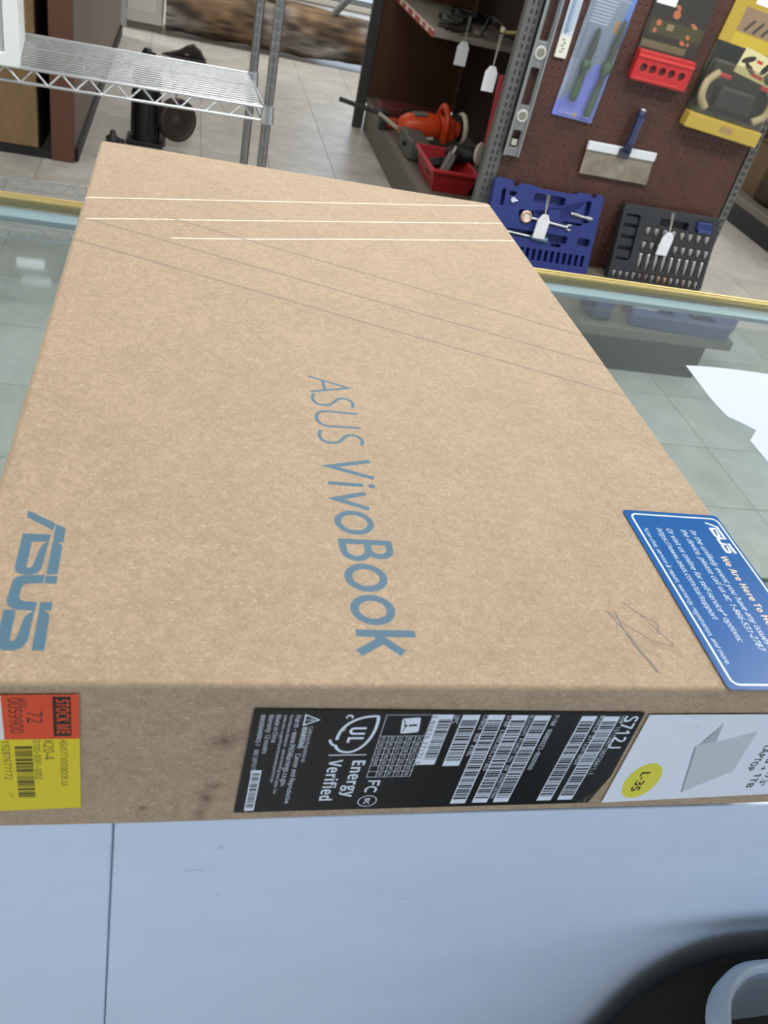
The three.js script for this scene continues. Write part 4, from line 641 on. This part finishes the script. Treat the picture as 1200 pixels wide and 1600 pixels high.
{ // red basket
  const t = thing('plastic_basket', 'red plastic basket of tools on the low shelf', 'basket', [1.15, Y(DK) + 0.001, -3.56]); const red = M(0xa51f26, 0.42);
  const frame = (w, d, h0, h1, w1, d1, th) => { const q = (a, b, c, e, n) => { const g = new THREE.BufferGeometry(); const P = [a, b, c, a, c, e].flat(), off = n.map((v) => v * th), P2 = [a, c, b, a, e, c].flat().map((v, i) => v - off[i % 3]); g.setAttribute('position', new THREE.Float32BufferAttribute([...P, ...P2], 3)); g.computeVertexNormals(); return planarUV(g, (x, y, z) => [x + z, y]); };
    const c0 = [[-w, h0, -d], [w, h0, -d], [w, h0, d], [-w, h0, d]], c1 = [[-w1, h1, -d1], [w1, h1, -d1], [w1, h1, d1], [-w1, h1, d1]], N = [[0, 0, -1], [1, 0, 0], [0, 0, 1], [-1, 0, 0]]; return [0, 1, 2, 3].map((i) => { const j = (i + 1) % 4; return q(c0[j], c0[i], c1[i], c1[j], N[i]); }); };
  part('basket_wall', frame(0.078, 0.145, 0, 0.09, 0.098, 0.175, 0.004), red, t); part('basket_floor', bx(0.156, 0.004, 0.29, 0, 0.002, 0), red, t);
  part('basket_rim', [rb(0.21, 0.014, 0.014, 0.004, 0, 0.092, 0.177), rb(0.21, 0.014, 0.014, 0.004, 0, 0.092, -0.177), rb(0.014, 0.014, 0.36, 0.004, 0.1, 0.092, 0), rb(0.014, 0.014, 0.36, 0.004, -0.1, 0.092, 0)], M(0xb83238, 0.38), t, 'thick rolled rim');
  part('label_slot', rb(0.004, 0.012, 0.06, 0.001, -0.092, 0.05, 0.06), M(0x5c1418, 0.5), t);
  const drill = (name, label, x, y, z, ry, rx, col) => { const d = thing(name, label, 'hand tool', [x, Y(y), z]); d.rotation.set(rx, ry, 0); part('tool_body', extrude(shape([[-0.08, 0.0], [0.07, 0.0], [0.09, 0.016], [0.07, 0.034], [-0.03, 0.036], [-0.085, 0.03]]), 0.036, 0.006).translate(0, 0, -0.018), M(col, 0.45), d); part('grip', extrude(shape([[-0.07, 0.004], [-0.035, 0.004], [-0.055, -0.075], [-0.092, -0.07]]), 0.03, 0.006).translate(0, 0, -0.015), rubber, d); part('chuck', rod([0.08, 0.018, 0], [0.115, 0.018, 0], 0.011), steel, d); };
  drill('hand_tool', 'grey hand tool lying in the red basket', 1.14, -0.74, -3.56, 1.2, 1.3, 0x77756f); drill('hand_tool', 'black hand tool at the far end of the red basket', 1.17, -0.73, -3.68, 0.2, 1.2, 0x1c1c20);
  drill('hand_tool', 'black hand tool on the low shelf behind the red basket', 1.30, -0.752, -3.52, 0.9, 1.45, 0x15161b); drill('hand_tool', 'dark blue hand tool on the low shelf close to the slotted upright', 1.27, -0.752, -3.16, 2.1, 1.5, 0x1a2238); drill('hand_tool', 'grey and black hand tool on the low shelf, nearest the cardboard box', 1.17, -0.752, -3.2, 0.5, 1.5, 0x4b4f55);
  const g = thing('plastic_case', 'grey-green plastic case on the shelf edge beside the orange polisher', 'case', [1.085, Y(DK), -3.93]); part('case_shell', rb(0.10, 0.085, 0.26, 0.012, 0, 0.043, 0), M(0x4f524c, 0.55), g); part('case_latch', rb(0.03, 0.02, 0.01, 0.003, -0.052, 0.05, 0.04), black, g);
  const r = thing('long_case', 'long dull red case at the back of the low shelf', 'case', [1.2, Y(DK), -4.6]); part('case_shell', rb(0.36, 0.055, 0.14, 0.015, 0, 0.028, 0), M(0x5c2022, 0.6), r); part('case_handle', tube([[-0.05, 0.05, 0.07], [-0.04, 0.06, 0.1], [0.04, 0.06, 0.1], [0.05, 0.05, 0.07]], 0.006), black, r);
  const p = thing('pole_tool', 'tool with a dark shaft and pale handle sticking out over the aisle', 'hand tool', [1.0, Y(-0.72), -4.3]);
  part('shaft', rod([-0.235, 0.03, -0.01], [-0.03, 0.0, 0.0], 0.011), M(0x2f2f30, 0.5), p); part('pale_handle', rod([-0.03, 0.0, 0.0], [0.06, -0.025, 0.17], 0.010), M(0xa89c8a, 0.5), p); part('end_ring', new THREE.TorusGeometry(0.013, 0.005, 8, 18).translate(0.062, -0.026, 0.178), chrome, p); part('clamp', [rb(0.05, 0.07, 0.05, 0.008, 0.0, -0.02, -0.03), rb(0.04, 0.05, 0.06, 0.008, -0.012, -0.04, 0.03)], M(0x3a3d40, 0.45, { metalness: 0.5 }), p);
  const o = thing('orange_tool', 'small orange-red tool at the far end of the low shelf', 'hand tool', [1.08, Y(DK), -4.32]); part('tool_body', rb(0.15, 0.05, 0.05, 0.016, 0, 0.026, 0), M(0xb03a22, 0.45), o); part('nozzle', rod([0.07, 0.03, 0], [0.11, 0.03, 0], 0.012), black, o);
  const b = thing('bolt_cutter', 'red-handled tool standing behind the slotted upright', 'hand tool', [1.098, Y(DK), -2.96]); part('red_handle', [rod([0.006, 0.33, 0], [-0.005, 0.56, 0], 0.013, 12)], M(0x8c1c24, 0.45), b); part('steel_jaw', rod([0.006, 0.33, 0], [0.015, 0, 0], 0.010), darkSteel, b);
}
{ // clutter on the upper shelf and hanging tags
  const coil = (label, x, y, z, R, col) => { const pts = []; for (let k = 0; k < 60; k++) { const a = k * 0.55, q = R * (0.8 + 0.2 * Math.sin(k * 1.7)); pts.push([q * Math.cos(a), 0.01 + 0.035 * k / 60 + 0.006 * Math.sin(k), q * 0.8 * Math.sin(a)]); } const t = thing('cable_coil', label, 'cable', [x, Y(y), z]); part('cable', tube(pts, 0.007, 6, 300), M(col, 0.6), t); part('cable_tie', new THREE.TorusGeometry(0.02, 0.004, 6, 14).rotateY(1.2).translate(R * 0.9, 0.03, 0), M(0x8a8676, 0.6), t); };
  coil('coil of dark olive cable on the upper shelf, nearest its corner', 1.2, -0.27, -4.15, 0.085, 0x3a3d33); coil('coil of black cable on the upper shelf, behind the olive coil', 1.33, -0.27, -4.4, 0.10, 0x1d1f1e);
  const j = thing('wire_bundle', 'tangled bundle of grey wire on the upper shelf near the tag strings', 'wire', [1.38, Y(-0.27), -4.1]); part('wire', [0, 1, 2, 3].map((k) => tube([[-0.07, 0.01, 0.02 * k], [-0.02, 0.05 + 0.01 * k, -0.01], [0.03, 0.06, 0.01 * k], [0.05, 0.02, 0.03], [0.02, 0.01, -0.02]], 0.005, 6, 40)), M(0x55585a, 0.4, { metalness: 0.6 }), j); part('plug', rb(0.03, 0.02, 0.02, 0.004, -0.08, 0.012, 0.03), M(0x8f8a7c, 0.5), j);
  const hk = thing('peg_hook', 'yellowish hook at the top of the slotted upright holding a tag', 'hook', [1.09, Y(-0.098), -2.99]); part('hook_bar', tube([[0.04, 0.008, 0.0], [0, 0, 0], [-0.028, 0.0, 0.004], [-0.036, 0.014, 0.004]], 0.006), M(0x8c7f52, 0.5), hk); part('hook_knot', new THREE.SphereGeometry(0.010, 12, 8).translate(-0.03, 0.004, 0.006), M(0xa59b84, 0.7), hk);
  priceTag('white price tag on a long string close to the slotted upright', 1.058, -0.248, -2.985, 0.10, 0.045, 0.082, undefined, 0.003);
  priceTag('white price tag hanging further back under the upper shelf', 1.215, -0.335, -3.95, 0.10, 0.055, 0.098);
  const pl = thing('pliers', 'dark pliers lying across the upper shelf corner', 'pliers', [1.22, Y(-0.262), -4.03]); pl.rotation.y = 0.7; part('jaw', extrude(shape([[0, -0.012], [0.05, -0.006], [0.055, 0], [0.05, 0.006], [0, 0.012]]), 0.012, 0.002).rotateX(-Math.PI / 2), darkSteel, pl); for (const s of [-1, 1]) part('grip', tube([[0, 0.006, s * 0.006], [-0.05, 0.006, s * 0.022], [-0.11, 0.006, s * 0.016]], 0.006), M(0x3b3026, 0.5), pl);
}

// ---------------------------------------------------------------- chrome wire rack at the left
{
  const XR = 0.247, XL = -0.663, ZF = -2.272, ZB = -2.632, t = thing('wire_rack', 'chrome wire shelving rack with grooved posts, beyond the counter at the left', 'shelving', [0.247, 0, -2.272]); t.rotation.y = 0.065;
  const postPts = [[0, 0], [0.0127, 0]]; for (let y = 0.03; y < Y(0.62); y += 0.0254) postPts.push([0.0127, y], [0.0114, y + 0.001], [0.0114, y + 0.003], [0.0127, y + 0.004]); postPts.push([0.0127, Y(0.62)], [0, Y(0.62)]);
  const post = lathe(postPts, 14), postM = M(0x8b8d8e, 0.3, { metalness: 0.9 });
  for (const x of [XL, XR]) for (const z of [ZF, ZB]) { const p = part('post', post, postM, t); p.position.set(x - t.position.x, 0, z - t.position.z); }
  const wireM = M(0xc6cace, 0.26, { metalness: 0.9 });
  for (const y of [-0.30, -0.70, 0.5]) {
    const w = [], a = XL + 0.012, b = XR - 0.012;
    for (let k = 0; k < 15; k++) w.push(rod([a, Y(y), ZB + 0.02 + k * (ZF - ZB - 0.04) / 14], [b, Y(y), ZB + 0.02 + k * (ZF - ZB - 0.04) / 14], 0.0020, 6));
    const sh = wpart('wire_deck', w, wireM, t); sh.userData.kind = 'stuff';
    const truss = [];
    for (const z of [ZF + 0.002, ZB - 0.002]) { for (const d of [0, -0.033]) truss.push(rod([a, Y(y + d), z], [b, Y(y + d), z], 0.0036, 8)); const zig = []; let u = 0; for (let x = a; x < b - 0.03; x += 0.032, u++) truss.push(rod([x, Y(y - (u % 2 ? 0.033 : 0)), z], [x + 0.032, Y(y - (u % 2 ? 0 : 0.033)), z], 0.0026, 6)); }
    for (const x of [a, b]) for (const d of [0, -0.033]) truss.push(rod([x, Y(y + d), ZF], [x, Y(y + d), ZB], 0.0036, 8));
    for (const x of [-0.45, -0.22, 0.01]) truss.push(rod([x, Y(y - 0.006), ZF], [x, Y(y - 0.006), ZB], 0.0036, 8));
    part('truss', merge(truss).translate(-t.position.x, 0, -t.position.z), wireM, sh).userData.kind = 'stuff';
    for (const [x, z] of [[XL, ZF], [XL, ZB], [XR, ZF], [XR, ZB]]) part('corner_sleeve', cyl(0.0155, 0.0185, 0.045, 16).translate(x - t.position.x, Y(y - 0.015), z - t.position.z), wireM, t);
  }
  const u = thing('storage_unit', 'white plastic unit with recessed panel on the wire rack at the left edge', 'appliance', [-0.4945, Y(-0.296), -2.335]); u.rotation.y = 0.1;
  const W = 0.25, H = 0.36, D = 0.29, s = rrect(-W / 2, 0, W, H, 0.006); s.holes.push(rrect(-W / 2 + 0.034, 0.03, W - 0.068, H - 0.06, 0.006, THREE.Path));
  const wp = M(0xe3e9ea, 0.4); part('front_frame', extrude(s, 0.03, 0.003).translate(0, 0, D / 2 - 0.03), wp, u); part('shell', rb(W - 0.004, H - 0.004, D - 0.03, 0.004, 0, H / 2, -0.016), wp, u); part('recessed_panel', rb(W - 0.07, H - 0.06, 0.01, 0.002, 0, H / 2, D / 2 - 0.014), M(0xb9c1bd, 0.5), u, 'grey recessed panel'); part('foot_strip', bx(W - 0.02, 0.004, D - 0.02, 0, 0.0005, 0), M(0xa59a86, 0.7), u);
}
// ---------------------------------------------------------------- furniture, log and odds and ends behind
{
  const t = thing('wooden_cabinet', 'tall brown wooden cabinet with tan door and open gap, standing behind the wire rack', 'cabinet', [-0.7, 0, -4.6]);
  const brown = M(0x5a3a2c, 0.6), taupe = M(0x75685f, 0.6), tan = M(0xffffff, 0.6, { map: tex(speckle(256, 256, [122, 98, 66], 0.12, 71, [3, 12, 60])) });
  wpart('door', rb(0.42, 1.5, 0.03, 0.004, -0.735, 0.79, -3.60), tan, t, 'tan front panel'); 
  wpart('front_stile', rb(0.088, 1.6, 0.03, 0.003, -0.432, 0.80, -3.60), brown, t, 'brown front stile'); wpart('side_panel', bx(0.02, 1.6, 2.55, -0.398, 0.80, -4.89), taupe, t, 'taupe side panel'); wpart('carcass', bx(0.41, 1.58, 2.5, -0.735, 0.79, -4.87), M(0x33251d, 0.7), t); wpart('plinth', [bx(0.014, 0.055, 2.56, -0.382, 0.0275, -4.89), bx(0.53, 0.04, 0.012, -0.67, 0.02, -3.60)], black, t, 'black plinth strip');
}
{
  const t = thing('electric_motor', 'upright black electric motor with a round dark wheel beside it on the floor', 'motor', [-0.13, 0, -4.02]);
  part('housing', [lathe([[0, 0], [0.062, 0], [0.066, 0.01], [0.062, 0.03], [0.060, 0.24], [0.063, 0.27], [0.05, 0.30], [0, 0.305]], 24), rb(0.16, 0.02, 0.14, 0.005, 0, 0.01, 0)], M(0x14161b, 0.42), t); part('cooling_fins', Array.from({ length: 10 }, (_, k) => bx(0.004, 0.17, 0.02, 0.062 * Math.cos(k * 0.628), 0.13, 0.062 * Math.sin(k * 0.628))), black, t); part('rating_plate', rb(0.035, 0.014, 0.003, 0.001, 0.0, 0.19, 0.0615), M(0x5b7486, 0.35), t, 'small blue-grey plate');
  const w = part('wheel', lathe([[0, -0.02], [0.02, -0.02], [0.025, -0.008], [0.07, -0.008], [0.078, -0.02], [0.09, -0.02], [0.092, 0.0], [0.09, 0.02], [0.078, 0.02], [0.07, 0.008], [0.025, 0.008], [0.02, 0.02], [0, 0.02]], 32), M(0x3c332c, 0.5, { metalness: 0.3 }), t, 'dark round wheel'); w.rotation.set(Math.PI / 2 - 0.1, 0, -0.6); w.position.set(0.135, 0.125, 0.02);
  part('axle_bracket', [rod([0.03, 0.125, 0.0], [0.13, 0.125, 0.015], 0.012), rb(0.03, 0.12, 0.03, 0.004, 0.075, 0.06, 0.01)], M(0x6d655a, 0.4, { metalness: 0.7 }), t);
  const u = thing('valve_part', 'small dark part lying on the floor near the corner of the cardboard box', 'part', [-0.265, 0, -3.95]); part('part_body', lathe([[0, 0], [0.028, 0], [0.03, 0.02], [0.015, 0.03], [0.012, 0.05], [0, 0.052]], 16), M(0x3a3a3e, 0.5), u); part('part_arm', rod([0, 0.02, 0], [0.05, 0.015, 0.02], 0.009), M(0x3a3a3e, 0.5), u);
  const v = thing('jack_stand', 'small dark angular metal stand on the floor in front of the log', 'stand', [0.03, 0, -5.85]); part('stand_legs', extrude(shape([[-0.15, 0], [-0.04, 0.015], [0.0, 0.03], [0.04, 0.02], [0.06, 0], [0.12, 0], [0.085, 0.055], [0.04, 0.085], [0.0, 0.07], [-0.05, 0.035]]), 0.06, 0.006).translate(0, 0, -0.03), M(0x2b2522, 0.6), v); part('stand_base', rb(0.22, 0.012, 0.1, 0.004, 0.01, 0.006, 0), M(0x2b2522, 0.6), v);
  const k = thing('loose_knob', 'small dark knob on the floor left of the metal stand', 'knob', [-0.2, 0, -5.75]); part('knob_cap', lathe([[0, 0], [0.03, 0], [0.034, 0.015], [0.02, 0.035], [0, 0.037]], 14), black, k); part('knob_stem', rod([0, 0.015, 0], [0.05, 0.012, 0.01], 0.008), black, k);
}
{ // weathered log
  const t = thing('log', 'thick weathered log with patchy grey and brown wood lying across the floor', 'log', [0.81, 0, -6.56]);
  const n = noise2(41, 64), L = 1.86, R = 0.152, g = new THREE.CylinderGeometry(R, R, L, 56, 60, false).rotateZ(Math.PI / 2), p = g.attributes.position;
  for (let i = 0; i < p.count; i++) { const x = p.getX(i), y = p.getY(i), z = p.getZ(i), a = Math.atan2(z, y), q = Math.hypot(y, z); if (q < 0.01) continue; const k = 1 + (n(x * 3 + 20, a * 1.5 + 8) - 0.5) * 0.22 + (n(x * 9 + 3, a * 5 + 16) - 0.5) * 0.10; p.setY(i, y * k); p.setZ(i, z * k); }
  g.computeVertexNormals(); g.computeBoundingBox(); g.translate(0, -g.boundingBox.min.y, 0);
  const n1 = noise2(44, 64), n2 = noise2(45, 128), c = pixelCanvas(1024, 512, (i, j) => { const u = i / 1024 * 18, v = j / 512 * 9, big = n1(u * 0.45 + 3, v * 0.6), str = n2(u * 1.1, v * 5), kn = n1(u * 1.5 + 9, v * 1.2 + 5), grey = Math.max(0, Math.min(1, (big - 0.5) * 4)), d = 0.55 + 0.55 * str + 0.35 * (kn - 0.5); return [(126 + 40 * grey) * d, (102 + 58 * grey) * d, (78 + 78 * grey) * d]; });
  const wt = tex(c); part('trunk', planarUV(g, (x, y, z) => [x / L + 0.5, Math.atan2(z, y - R) / 6.283 + 0.5]), M(0xffffff, 0.85, { map: wt, bumpMap: wt, bumpScale: 0.006 }), t);
  part('branch_stub', rod([-0.24, 0.24, 0.02], [-0.22, 0.36, 0.03], 0.05, 14), M(0x6b5139, 0.85), t, 'sawn branch stub');
  const u = thing('hatchet', 'grey metal tool with a red end lying on the log', 'hand tool', [1.0, 0.315, -6.52]); u.rotation.z = 0.75; part('grey_shaft', rod([-0.02, 0, 0], [0.16, 0.03, 0], 0.024, 12), M(0x777a7c, 0.4, { metalness: 0.5 }), u); part('red_end', rod([0.15, 0.028, 0], [0.24, 0.045, 0], 0.03, 12), M(0x8e2c24, 0.5), u);
  const w = thing('metal_cabinet', 'white metal cabinet with a grey corner column at the end of the log', 'cabinet', [-0.29, 0, -6.62]);
  part('cabinet_body', rb(0.24, 1.2, 0.36, 0.01, 0.03, 0.64, 0), M(0xd5d3d2, 0.5), w); part('door', rb(0.17, 1.1, 0.012, 0.004, 0.01, 0.66, 0.184), M(0xdedcda, 0.45), w); part('toe_kick', bx(0.22, 0.05, 0.3, 0.03, 0.025, 0), M(0x8d887f, 0.7), w); part('corner_column', cyl(0.035, 0.035, 1.24, 20).translate(-0.115, 0.62, 0.19), M(0x9fa5a6, 0.5), w, 'grey round column');
}
renderer.render(scene, camera);
